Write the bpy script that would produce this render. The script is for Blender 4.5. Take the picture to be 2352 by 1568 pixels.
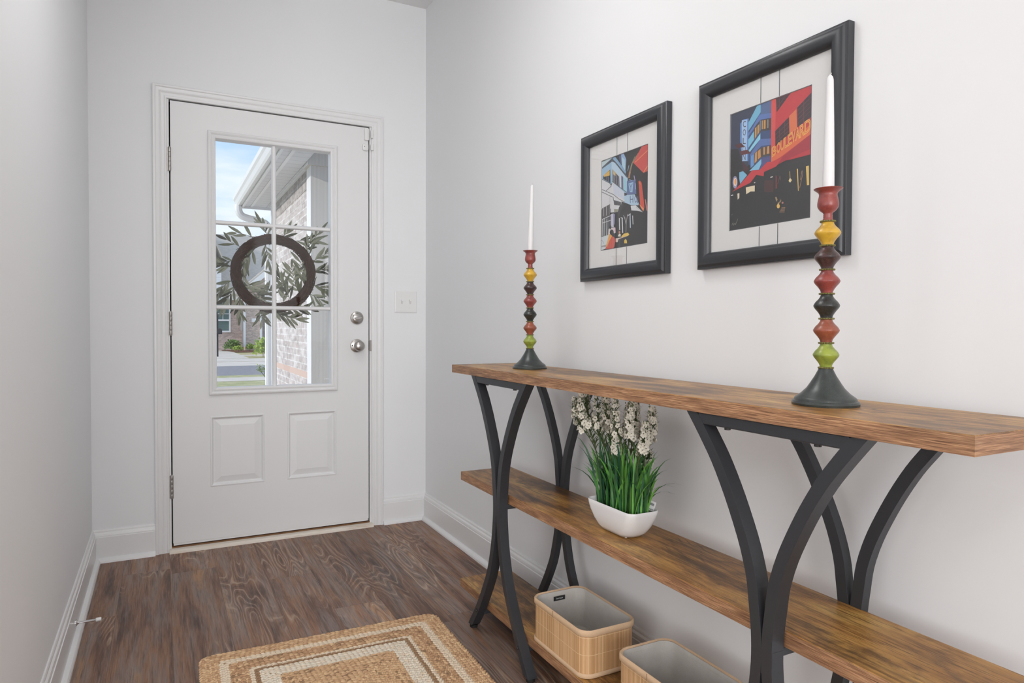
import bpy, bmesh, math, random
from mathutils import Vector, Matrix
PI = math.pi
random.seed(7)
SC = bpy.context.scene
for o in list(bpy.data.objects): bpy.data.objects.remove(o, do_unlink=True)
COL = SC.collection

# ------------------------------------------------------------------ camera
cam_d = bpy.data.cameras.new('camera'); cam = bpy.data.objects.new('camera', cam_d); COL.objects.link(cam)
yaw, pit, rol, FPX = 0.47806, -0.0224, 0.00386, 1549.9
cam_d.sensor_fit = 'HORIZONTAL'; cam_d.sensor_width = 36.0; cam_d.lens = FPX*36.0/2352.0
cam_d.clip_start = 0.05; cam_d.clip_end = 400
cy, sy, cp, sp = math.cos(yaw), math.sin(yaw), math.cos(pit), math.sin(pit)
fw = Vector((sy*cp, cy*cp, sp)); rt = Vector((cy, -sy, 0)); up = rt.cross(fw)
r2 = rt*math.cos(rol)+up*math.sin(rol); u2 = -rt*math.sin(rol)+up*math.cos(rol)
M = Matrix((r2, u2, -fw)).transposed().to_4x4(); M.translation = Vector((-1.2677, -3.4652, 1.0463))
cam.matrix_world = M
SC.camera = cam

# ------------------------------------------------------------------ colour management
SC.view_settings.view_transform = 'Standard'; SC.view_settings.look = 'None'
SC.view_settings.exposure = 0.18; SC.view_settings.gamma = 1.0; SC.view_settings.use_curve_mapping = False

# ------------------------------------------------------------------ sky
W = bpy.data.worlds.new('sky'); SC.world = W; W.use_nodes = True
nt = W.node_tree; nt.nodes.clear()
def wn(t): return nt.nodes.new(t)
tc = wn('ShaderNodeTexCoord'); mp = wn('ShaderNodeMapping'); mp.inputs['Scale'].default_value = (1.6, 1.6, 6.0)
mp.inputs['Location'].default_value = (0.35, 0.2, 0.1)
nz = wn('ShaderNodeTexNoise'); nz.inputs['Scale'].default_value = 2.6; nz.inputs['Detail'].default_value = 7; nz.inputs['Roughness'].default_value = .55
cr = wn('ShaderNodeValToRGB'); cr.color_ramp.elements[0].position = .36; cr.color_ramp.elements[1].position = .62
cr.color_ramp.elements[0].color = (0.44, 0.66, 1.0, 1); cr.color_ramp.elements[1].color = (0.80, 0.88, 1.0, 1)
bg = wn('ShaderNodeBackground'); bg.inputs['Strength'].default_value = 1.0
wo = wn('ShaderNodeOutputWorld')
nt.links.new(tc.outputs['Generated'], mp.inputs['Vector']); nt.links.new(mp.outputs['Vector'], nz.inputs['Vector'])
nt.links.new(nz.outputs['Fac'], cr.inputs['Fac']); nt.links.new(cr.outputs['Color'], bg.inputs['Color']); nt.links.new(bg.outputs['Background'], wo.inputs['Surface'])

# ------------------------------------------------------------------ sun and large lights
def light(name, kind, loc, rot, energy, **k):
    d = bpy.data.lights.new(name, kind); d.energy = energy
    for a, b in k.items(): setattr(d, a, b)
    o = bpy.data.objects.new(name, d); COL.objects.link(o); o.location = loc; o.rotation_euler = rot
    return o
sun = light('sun', 'SUN', (0, 0, 20), (0, 0, 0), 1.9, angle=0.02, color=(1, .97, .92))
sun.rotation_euler = Vector((-0.93, -0.10, 0.27)).to_track_quat('Z', 'Y').to_euler()
# daylight through the wide window behind the camera, plus an added side fill
light('window_daylight', 'AREA', (-2.55, -7.85, 1.55), (PI/2, 0, 0), 146, shape='RECTANGLE', size=3.2, size_y=2.0)
light('side_fill_light', 'AREA', (-5.85, -4.8, 1.5), (PI/2, 0, -PI/2), 40, shape='RECTANGLE', size=3.4, size_y=1.9)  # added fill for the hall; the closed blind lets no daylight in
# flush ceiling lamp of the hall, plus an added overhead fill behind the camera
light('hall_lamp', 'AREA', (-0.95, -1.75, 2.62), (0, 0, 0), 7.8, shape='DISK', size=0.5)
light('overhead_fill', 'AREA', (-1.6, -4.4, 2.62), (0, 0, 0), 6, shape='DISK', size=0.6)  # added to brighten the hall from above, no known fixture

# ------------------------------------------------------------------ material helpers
MATS = {}
def newmat(name):
    m = bpy.data.materials.new(name); m.use_nodes = True; MATS[name] = m
    return m, m.node_tree, m.node_tree.nodes['Principled BSDF']
def pmat(name, col, rough=.5, metal=0, spec=.5, **k):
    m, t, b = newmat(name)
    b.inputs['Base Color'].default_value = (*col, 1); b.inputs['Roughness'].default_value = rough
    b.inputs['Metallic'].default_value = metal; b.inputs['Specular IOR Level'].default_value = spec
    for a, v in k.items(): b.inputs[a.replace('_', ' ')].default_value = v
    return m
class NT:
    def __init__(s, t): s.t = t
    def n(s, typ, **k):
        nd = s.t.nodes.new(typ)
        for a, v in k.items(): setattr(nd, a, v)
        return nd
    def l(s, a, b): s.t.links.new(a, b)
    def math(s, op, a, b=None, c=None, clamp=False):
        nd = s.n('ShaderNodeMath', operation=op, use_clamp=clamp)
        for i, v in enumerate((a, b, c)):
            if v is None: continue
            if hasattr(v, 'is_linked') or hasattr(v, 'links'): s.l(v, nd.inputs[i])
            else: nd.inputs[i].default_value = v
        return nd.outputs[0]
    def noise(s, vec, scale=5, detail=4, rough=.5, dist=0):
        nd = s.n('ShaderNodeTexNoise'); nd.inputs['Scale'].default_value = scale; nd.inputs['Detail'].default_value = detail
        nd.inputs['Roughness'].default_value = rough; nd.inputs['Distortion'].default_value = dist
        if vec is not None: s.l(vec, nd.inputs['Vector'])
        return nd.outputs['Fac']
    def coord(s, which='Object'): return s.n('ShaderNodeTexCoord').outputs[which]
    def map(s, vec, scale=(1, 1, 1), loc=(0, 0, 0), rot=(0, 0, 0)):
        nd = s.n('ShaderNodeMapping'); nd.inputs['Scale'].default_value = scale; nd.inputs['Location'].default_value = loc; nd.inputs['Rotation'].default_value = rot
        s.l(vec, nd.inputs['Vector']); return nd.outputs[0]
    def ramp(s, fac, stops):
        nd = s.n('ShaderNodeValToRGB'); r = nd.color_ramp
        while len(r.elements) < len(stops): r.elements.new(.5)
        for e, (p, c) in zip(r.elements, stops): e.position = p; e.color = (*c, 1) if len(c) == 3 else c
        s.l(fac, nd.inputs['Fac']); return nd.outputs['Color']
    def mix(s, fac, a, b, mode='MIX'):
        nd = s.n('ShaderNodeMixRGB', blend_type=mode)
        for i, v in zip(('Fac', 'Color1', 'Color2'), (fac, a, b)):
            if hasattr(v, 'links'): s.l(v, nd.inputs[i])
            else: nd.inputs[i].default_value = v if i == 'Fac' else (*v, 1)
        return nd.outputs[0]
    def bump(s, h, bsdf, strength=.2, dist=.01):
        nd = s.n('ShaderNodeBump'); nd.inputs['Strength'].default_value = strength; nd.inputs['Distance'].default_value = dist
        s.l(h, nd.inputs['Height']); s.l(nd.outputs[0], bsdf.inputs['Normal'])

def glass_mat(name, ior=1.5):
    m, t, b = newmat(name); g = NT(t); t.nodes.remove(b)
    out = t.nodes['Material Output']; tr = g.n('ShaderNodeBsdfTransparent'); gl = g.n('ShaderNodeBsdfGlossy'); gl.inputs['Roughness'].default_value = .0
    ge = g.n('ShaderNodeNewGeometry'); dt = g.n('ShaderNodeVectorMath', operation='DOT_PRODUCT'); g.l(ge.outputs['Incoming'], dt.inputs[0]); g.l(ge.outputs['Normal'], dt.inputs[1])
    f0 = ((ior-1)/(ior+1))**2; one = g.math('SUBTRACT', 1, g.math('ABSOLUTE', dt.outputs['Value'])); fres = g.math('ADD', f0, g.math('MULTIPLY', g.math('POWER', one, 5), 1-f0), clamp=True); mx = g.n('ShaderNodeMixShader')
    g.l(fres, mx.inputs[0]); g.l(tr.outputs[0], mx.inputs[1]); g.l(gl.outputs[0], mx.inputs[2]); g.l(mx.outputs[0], out.inputs['Surface'])
    return m

# wall paint with a faint roller texture
def paint(name, col, rough, bumpd=.0006, scale=220):
    m, t, b = newmat(name); g = NT(t); v = g.coord()
    n = g.noise(v, scale, 2); b.inputs['Base Color'].default_value = (*col, 1); b.inputs['Roughness'].default_value = rough
    g.bump(n, b, .12, bumpd); return m
WALL = paint('wall_paint', (.85, .86, .87), .75)
CEIL = paint('ceiling_paint', (.88, .88, .88), .9)
TRIM = pmat('white_trim_paint', (.82, .82, .82), .32)
DOORP = pmat('white_door_paint', (.80, .80, .80), .38)
PLASTIC = pmat('white_plastic', (.83, .83, .82), .3)
DARKGAP = pmat('black_weatherstrip', (.015, .015, .015), .8)
NICKEL = pmat('satin_nickel', (.46, .44, .42), .32, 1.0)
NICKEL_D = pmat('worn_nickel', (.40, .38, .36), .42, 1.0)
CHROME = pmat('bright_steel', (.75, .75, .75), .15, 1.0)
BLACKHOLE = pmat('dark_slot', (.02, .02, .02), .6)
GLASS = glass_mat('window_glass', 1.38)
PGLASS = glass_mat('picture_glass', 1.62)

def floor_mat():
    m, t, b = newmat('plank_floor'); g = NT(t); v = g.coord()
    sx = g.n('ShaderNodeSeparateXYZ'); g.l(v, sx.inputs[0]); X, Y = sx.outputs[0], sx.outputs[1]
    px = g.math('DIVIDE', g.math('ADD', X, 1.245), .178); ix = g.math('FLOOR', px)
    wn1 = g.n('ShaderNodeTexWhiteNoise', noise_dimensions='1D'); g.l(ix, wn1.inputs['W'])
    py = g.math('ADD', g.math('DIVIDE', Y, 1.22), g.math('MULTIPLY', wn1.outputs[0], 7.3)); iy = g.math('FLOOR', py)
    cmb = g.n('ShaderNodeCombineXYZ'); g.l(ix, cmb.inputs[0]); g.l(iy, cmb.inputs[1])
    wn2 = g.n('ShaderNodeTexWhiteNoise', noise_dimensions='3D'); g.l(cmb.outputs[0], wn2.inputs['Vector'])
    off = g.n('ShaderNodeVectorMath', operation='SCALE'); g.l(wn2.outputs['Color'], off.inputs[0]); off.inputs['Scale'].default_value = 37.0
    add = g.n('ShaderNodeVectorMath', operation='ADD'); g.l(v, add.inputs[0]); g.l(off.outputs[0], add.inputs[1]); pv = add.outputs[0]
    # broad colour streaks
    a = g.noise(g.map(pv, (15, 1.3, 1)), 1.0, 6, .6, .4)
    base = g.ramp(a, [(.32, (.065, .038, .030)), (.42, (.150, .088, .064)), (.50, (.245, .145, .098)), (.57, (.190, .145, .125)), (.68, (.37, .225, .14))])
    a2 = g.noise(g.map(pv, (26, 2.6, 1), (3, 5, 0)), 1.0, 3, .6, .2)
    base = g.mix(g.math('MULTIPLY', g.ramp(a2, [(.5, (0, 0, 0)), (.68, (1, 1, 1))]), .62), base, (.235, .195, .180))
    # cathedral grain: contours of a stretched noise
    c = g.noise(g.map(pv, (5.5, .85, 1), (1, 9, 0)), 1.0, 2, .5, .35)
    w = g.math('FRACT', g.math('MULTIPLY', c, 27)); tri = g.math('ABSOLUTE', g.math('SUBTRACT', w, .5))
    line = g.ramp(tri, [(.0, (1, 1, 1)), (.13, (0, 0, 0))]); dline = g.ramp(tri, [(.30, (0, 0, 0)), (.5, (1, 1, 1))])
    mask = g.ramp(g.noise(g.map(pv, (4.5, 1.5, 1), (7, 2, 0)), 1.0, 2, .5), [(.50, (0, 0, 0)), (.62, (1, 1, 1))])
    sk = g.noise(g.map(pv, (95, 3.5, 1), (2, 2, 0)), 1.0, 4, .65)
    base = g.mix(g.math('MULTIPLY', g.ramp(sk, [(.33, (1, 1, 1)), (.47, (0, 0, 0))]), .6), base, (.055, .034, .028))
    base = g.mix(g.math('MULTIPLY', g.ramp(sk, [(.56, (0, 0, 0)), (.70, (1, 1, 1))]), .42), base, (.36, .27, .215))
    base = g.mix(g.math('MULTIPLY', g.math('MULTIPLY', line, mask), .7), base, (.46, .36, .28))
    base = g.mix(g.math('MULTIPLY', g.math('MULTIPLY', dline, mask), .55), base, (.045, .028, .022))
    # fine pores
    f = g.noise(g.map(pv, (260, 9, 1)), 1.0, 3, .65)
    base = g.mix(g.math('MULTIPLY', g.ramp(f, [(.52, (0, 0, 0)), (.70, (1, 1, 1))]), .35), base, (.30, .26, .24))
    base = g.mix(g.math('MULTIPLY', g.ramp(f, [(.30, (1, 1, 1)), (.45, (0, 0, 0))]), .55), base, (.045, .032, .028))
    # board tint and seams
    hs = g.n('ShaderNodeHueSaturation'); g.l(base, hs.inputs['Color']); g.l(g.math('ADD', g.math('MULTIPLY', wn2.outputs['Value'], .38), .95), hs.inputs['Value']); hs.inputs['Saturation'].default_value = 1.22
    ex = g.math('ABSOLUTE', g.math('SUBTRACT', g.math('FRACT', px), .5)); ey = g.math('ABSOLUTE', g.math('SUBTRACT', g.math('FRACT', py), .5))
    seam = g.math('MAXIMUM', g.math('GREATER_THAN', ex, .496), g.math('GREATER_THAN', ey, .4994))
    colr = g.mix(g.math('MULTIPLY', seam, .55), hs.outputs[0], (.03, .022, .02))
    g.l(colr, b.inputs['Base Color']); b.inputs['Roughness'].default_value = .46; b.inputs['Specular IOR Level'].default_value = .4
    g.bump(g.math('ADD', f, g.math('MULTIPLY', line, .5)), b, .25, .0015); return m
FLOOR = floor_mat()

def rustic_mat(name, edge=False):
    m, t, b = newmat(name); g = NT(t); v = g.coord()
    oi = g.n('ShaderNodeObjectInfo'); sc = g.math('MULTIPLY', oi.outputs['Random'], 13.0)
    cb = g.n('ShaderNodeCombineXYZ'); g.l(sc, cb.inputs[0]); g.l(sc, cb.inputs[1])
    ad = g.n('ShaderNodeVectorMath', operation='ADD'); g.l(v, ad.inputs[0]); g.l(cb.outputs[0], ad.inputs[1]); pv = ad.outputs[0]
    if not edge:
        a = g.noise(g.map(pv, (10, 3.0, 10)), 1.0, 7, .62, .5)
        base = g.ramp(a, [(.30, (.060, .028, .011)), (.40, (.165, .075, .022)), (.49, (.40, .185, .044)), (.58, (.53, .275, .070)), (.72, (.68, .42, .125))])
        st = g.noise(g.map(pv, (75, 3.2, 75), (4, 1, 2)), 1.0, 4, .6, .3)
        base = g.mix(g.math('MULTIPLY', g.ramp(st, [(.34, (1, 1, 1)), (.48, (0, 0, 0))]), .62), base, (.085, .038, .014))
        base = g.mix(g.math('MULTIPLY', g.ramp(st, [(.56, (0, 0, 0)), (.70, (1, 1, 1))]), .38), base, (.62, .38, .13))
        c = g.noise(g.map(pv, (6, .9, 6), (2, 4, 0)), 1.0, 2, .5, .5)
        tri = g.math('ABSOLUTE', g.math('SUBTRACT', g.math('FRACT', g.math('MULTIPLY', c, 30)), .5))
        mk = g.ramp(g.noise(g.map(pv, (5, 1.6, 5), (9, 1, 0)), 1.0, 2), [(.48, (0, 0, 0)), (.58, (1, 1, 1))])
        base = g.mix(g.math('MULTIPLY', g.math('MULTIPLY', g.ramp(tri, [(.0, (1, 1, 1)), (.15, (0, 0, 0))]), mk), .8), base, (.07, .032, .012))
        f = g.noise(g.map(pv, (420, 16, 420)), 1.0, 3, .7)
        base = g.mix(g.math('MULTIPLY', g.ramp(f, [(.34, (1, 1, 1)), (.48, (0, 0, 0))]), .7), base, (.055, .026, .011))
        base = g.mix(g.math('MULTIPLY', g.ramp(f, [(.56, (0, 0, 0)), (.72, (1, 1, 1))]), .3), base, (.66, .44, .19))
        bl = g.noise(g.map(pv, (8, 4.2, 8), (5, 8, 1)), 1.0, 5, .65, .3)
        base = g.mix(g.math('MULTIPLY', g.ramp(bl, [(.33, (1, 1, 1)), (.46, (0, 0, 0))]), .75), base, (.050, .024, .011))
        kn = g.n('ShaderNodeTexVoronoi'); g.l(g.map(pv, (6, 3.0, 6)), kn.inputs['Vector']); kn.inputs['Scale'].default_value = 1.0
        kd = g.math('ADD', kn.outputs['Distance'], g.math('MULTIPLY', st, .05))
        base = g.mix(g.math('MULTIPLY', g.ramp(kd, [(.04, (1, 1, 1)), (.12, (0, 0, 0))]), .75), base, (.035, .016, .008))
        b.inputs['Roughness'].default_value = .36; b.inputs['Specular IOR Level'].default_value = .4
        g.bump(f, b, .12, .001)
    else:
        f = g.noise(g.map(pv, (18, 18, 620)), 1.0, 3, .65, .15)
        base = g.ramp(f, [(.30, (.11, .050, .024)), (.45, (.32, .160, .078)), (.57, (.47, .255, .130)), (.72, (.68, .43, .24))])
        a = g.noise(g.map(pv, (9, 9, 60)), 1.0, 4, .6)
        base = g.mix(g.ramp(a, [(.42, (0, 0, 0)), (.66, (.62, .62, .62))]), base, (.15, .070, .036))
        b.inputs['Roughness'].default_value = .5
        g.bump(f, b, .2, .001)
    g.l(base, b.inputs['Base Color']); return m
WOOD = rustic_mat('rustic_board'); WOODE = rustic_mat('rustic_board_edge', True)
STEEL = pmat('charcoal_powder_coat', (.030, .032, .037), .42, 0, .5)
STEELD = pmat('black_bolt', (.018, .018, .018), .4)
RUBBER = pmat('black_rubber', (.012, .012, .012), .7)
FRAMEM = pmat('charcoal_frame', (.035, .038, .044), .36, 0, .5)
MATB = pmat('white_mat_board', (.80, .80, .79), .9)
WAX = pmat('white_wax', (.78, .78, .78), .38, 0, .4, Subsurface_Weight=.25, Subsurface_Radius=(.01, .008, .006))
WICK = pmat('wick', (.55, .52, .46), .9)
def speckle(name, col, dark, gold=(.35, .30, .14), rough=.38, amount=.62):
    m, t, b = newmat(name); g = NT(t); v = g.coord()
    n = g.noise(v, 60, 5, .65); n2 = g.noise(v, 420, 2, .5); n3 = g.noise(v, 1500, 1)
    c = g.mix(g.ramp(n, [(.42, (0, 0, 0)), (.68, (1, 1, 1))]), col, dark)
    c = g.mix(g.math('MULTIPLY', g.ramp(n2, [(.60, (0, 0, 0)), (.70, (1, 1, 1))]), amount), c, dark)
    c = g.mix(g.math('MULTIPLY', g.ramp(n3, [(.64, (0, 0, 0)), (.72, (1, 1, 1))]), .5), c, gold)
    g.l(c, b.inputs['Base Color']); b.inputs['Roughness'].default_value = rough; b.inputs['Coat Weight'].default_value = .3; b.inputs['Coat Roughness'].default_value = .3
    return m
C_RED = speckle('red_lacquer', (.30, .055, .045), (.16, .03, .035)); C_YEL = speckle('yellow_lacquer', (.66, .40, .035), (.50, .27, .03), amount=.3)
C_PUR = speckle('plum_lacquer', (.070, .028, .030), (.02, .012, .014)); C_BLK = speckle('black_lacquer', (.022, .025, .026), (.012, .013, .014))
C_ORG = speckle('brick_lacquer', (.33, .085, .045), (.19, .05, .03)); C_GRN = speckle('lime_lacquer', (.30, .36, .05), (.17, .22, .035), amount=.35)
C_BASE = speckle('dark_green_lacquer', (.030, .040, .038), (.016, .020, .022), (.22, .22, .12)); C_RING = pmat('antique_brass', (.20, .18, .065), .45, .6)
CERAMIC = pmat('white_glazed_ceramic', (.80, .80, .80), .16, 0, .5)
SOIL = pmat('dark_soil', (.03, .02, .015), .95)
PAPER = pmat('white_paper', (.82, .82, .82), .8); INK = pmat('black_ink', (.02, .02, .02), .8)
GR = [pmat('grass_green_%s' % n, c, .42) for n, c in (('dark', (.028, .10, .035)), ('mid', (.055, .19, .045)), ('bright', (.13, .36, .060)), ('teal', (.030, .13, .075)))]
STEMG = pmat('stem_green', (.070, .105, .034), .6); BUDG = pmat('bud_green', (.09, .13, .05), .6)
PETAL = pmat('cream_petal', (.80, .77, .66), .7); PCENT = pmat('flower_centre', (.10, .09, .05), .8)
def bamboo_mat():
    m, t, b = newmat('bamboo_slats'); g = NT(t); a = g.n('ShaderNodeUVMap'); s = g.n('ShaderNodeSeparateXYZ'); g.l(a.outputs[0], s.inputs[0])
    U, V = s.outputs[0], s.outputs[1]
    sl = g.math('DIVIDE', U, .0043); i = g.math('FLOOR', sl); wnz = g.n('ShaderNodeTexWhiteNoise', noise_dimensions='1D'); g.l(i, wnz.inputs['W'])
    big = g.noise(g.map(a.outputs[0], (22, 0, 1)), 1, 2)
    c = g.ramp(g.math('ADD', g.math('MULTIPLY', wnz.outputs[0], .55), g.math('MULTIPLY', big, .5)), [(.1, (.50, .28, .125)), (.5, (.70, .43, .22)), (.9, (.82, .56, .32))])
    f = g.noise(g.map(a.outputs[0], (900, 25, 1)), 1, 2); c = g.mix(g.math('MULTIPLY', f, .25), c, (.36, .2, .08))
    e = g.math('ABSOLUTE', g.math('SUBTRACT', g.math('FRACT', sl), .5))
    c = g.mix(g.math('MULTIPLY', g.math('GREATER_THAN', e, .44), .6), c, (.16, .08, .03))
    st = g.math('MAXIMUM', g.math('LESS_THAN', g.math('ABSOLUTE', g.math('SUBTRACT', V, .062)), .0007), g.math('LESS_THAN', g.math('ABSOLUTE', g.math('SUBTRACT', V, .108)), .0007))
    c = g.mix(g.math('MULTIPLY', st, .8), c, (.80, .62, .38)); g.l(c, b.inputs['Base Color']); b.inputs['Roughness'].default_value = .45
    g.bump(g.math('SUBTRACT', 1, g.math('MULTIPLY', e, e)), b, .5, .002); return m
BAMBOO = bamboo_mat()
def fabric(name, col, d=.03):
    m, t, b = newmat(name); g = NT(t); v = g.coord(); n = g.noise(v, 700, 2); n2 = g.noise(v, 40, 3)
    c = g.mix(g.math('ADD', g.math('MULTIPLY', n, .6), g.math('MULTIPLY', n2, .4)), tuple(x*.72 for x in col), tuple(min(1, x*1.2) for x in col))
    g.l(c, b.inputs['Base Color']); b.inputs['Roughness'].default_value = .9; g.bump(n, b, .3, .001); return m
BIND = fabric('beige_binding', (.66, .46, .29)); LINER = fabric('linen_liner', (.56, .53, .49))
JUTE = [fabric('jute_%s' % n, c) for n, c in (('tan', (.66, .42, .235)), ('gold', (.76, .52, .30)), ('brown', (.54, .32, .175)), ('dark', (.36, .22, .12)), ('cream', (.84, .69, .52)), ('ivory', (.86, .75, .61)))]
VINE = fabric('grapevine', (.042, .020, .012)); VINE2 = fabric('grapevine_light', (.090, .045, .028))
OL = [pmat('olive_leaf_%s' % n, c, .6) for n, c in (('pale', (.27, .29, .21)), ('mid', (.15, .168, .11)), ('dark', (.060, .066, .045)))]
def thr_mat():
    m, t, b = newmat('worn_threshold'); g = NT(t); v = g.coord(); n = g.noise(g.map(v, (8, 60, 60)), 1, 4)
    g.l(g.ramp(n, [(.3, (.62, .52, .42)), (.5, (.80, .74, .66)), (.75, (.74, .64, .52))]), b.inputs['Base Color']); b.inputs['Roughness'].default_value = .6; return m
THR = thr_mat(); SILL = pmat('brown_sill', (.20, .10, .04), .6)
# exterior materials
def brick_mat(name, c1, c2, mort, axis, bw=.203, bh=.0677, off=.5):
    m, t, b = newmat(name); g = NT(t); v = g.coord(); s = g.n('ShaderNodeSeparateXYZ'); g.l(v, s.inputs[0])
    cb = g.n('ShaderNodeCombineXYZ'); g.l(s.outputs[axis], cb.inputs[0]); g.l(s.outputs[2], cb.inputs[1])
    br = g.n('ShaderNodeTexBrick'); g.l(cb.outputs[0], br.inputs['Vector']); br.offset = off
    br.inputs['Scale'].default_value = 1; br.inputs['Brick Width'].default_value = bw; br.inputs['Row Height'].default_value = bh; br.inputs['Mortar Size'].default_value = .006
    br.inputs['Color1'].default_value = (*c1, 1); br.inputs['Color2'].default_value = (*c2, 1); br.inputs['Mortar'].default_value = (*mort, 1); br.inputs['Bias'].default_value = .0
    n = g.noise(g.map(v, (6, 6, 14)), 1, 4, .65); c = g.mix(g.ramp(n, [(.40, (0, 0, 0)), (.72, (.8, .8, .8))]), br.outputs['Color'], tuple(x*.55 for x in c2))
    n2 = g.noise(v, 30, 3); c = g.mix(g.ramp(n2, [(.5, (0, 0, 0)), (.75, (.6, .6, .6))]), c, mort)
    g.l(c, b.inputs['Base Color']); b.inputs['Roughness'].default_value = .9; g.bump(br.outputs['Fac'], b, -.4, .006); return m
BR_NEAR = brick_mat('whitewashed_brick', (.66, .62, .60), (.50, .43, .41), (.74, .72, .70), 1)
BR_SOLD = brick_mat('soldier_brick', (.46, .42, .40), (.34, .30, .28), (.62, .60, .58), 1, .0677, .203, 0)
BR_FAR = brick_mat('mottled_brick', (.70, .55, .47), (.50, .37, .32), (.74, .66, .59), 0)
BR_FARS = brick_mat('mottled_brick_side', (.70, .55, .47), (.50, .37, .32), (.74, .66, .59), 1)
def stripes(name, col, axis, step, dark=.7, frac=.06, rough=.6):
    m, t, b = newmat(name); g = NT(t); s = g.n('ShaderNodeSeparateXYZ'); g.l(g.coord(), s.inputs[0])
    f = g.math('FRACT', g.math('DIVIDE', s.outputs[axis], step)); k = g.math('LESS_THAN', f, frac)
    g.l(g.mix(k, col, tuple(c*dark for c in col)), b.inputs['Base Color']); b.inputs['Roughness'].default_value = rough; g.bump(f, b, .3, .01); return m
SOFFIT = stripes('vented_soffit', (.70, .70, .71), 1, .15, .62, .045); SIDING = stripes('white_lap_siding', (.82, .82, .83), 2, .14, .72, .1)
GDOOR = stripes('taupe_garage_door', (.20, .17, .165), 2, .26, 1.8, .06)
POSTM = stripes('white_grooved_trim', (.62, .57, .51), 0, .0125, .80, .25); EXW = pmat('exterior_white', (.80, .80, .80), .45)
GUT = pmat('gutter_white', (.74, .74, .73), .4)
def rough_mat(name, c1, c2, scale, stretch=(1, 1, 1)):
    m, t, b = newmat(name); g = NT(t); n = g.noise(g.map(g.coord(), stretch), scale, 5, .6); g.l(g.ramp(n, [(.32, c1), (.68, c2)]), b.inputs['Base Color']); b.inputs['Roughness'].default_value = .95; return m
SHING = rough_mat('grey_shingles', (.38, .345, .30), (.58, .53, .47), 6, (1, 6, 6)); GRASSM = rough_mat('dry_grass', (.36, .32, .13), (.60, .50, .27), 3)
GRASSN = rough_mat('green_grass', (.32, .33, .13), (.56, .50, .28), 4); ASPH = rough_mat('grey_asphalt', (.22, .21, .22), (.32, .30, .31), 8); CONC = rough_mat('pale_concrete', (.62, .54, .46), (.74, .66, .57), 2)
MULCH = rough_mat('red_mulch', (.15, .055, .03), (.30, .13, .075), 9)
WGL = pmat('dark_teal_pane', (.06, .13, .13), .1); METER = pmat('grey_meter_box', (.34, .36, .37), .5); MBOX = pmat('black_mailbox', (.02, .02, .025), .5)
LEAFB = [pmat('shrub_leaf_%s' % n, c, .6) for n, c in (('dark', (.06, .13, .03)), ('mid', (.16, .28, .05)), ('bright', (.36, .48, .08)))]

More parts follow.
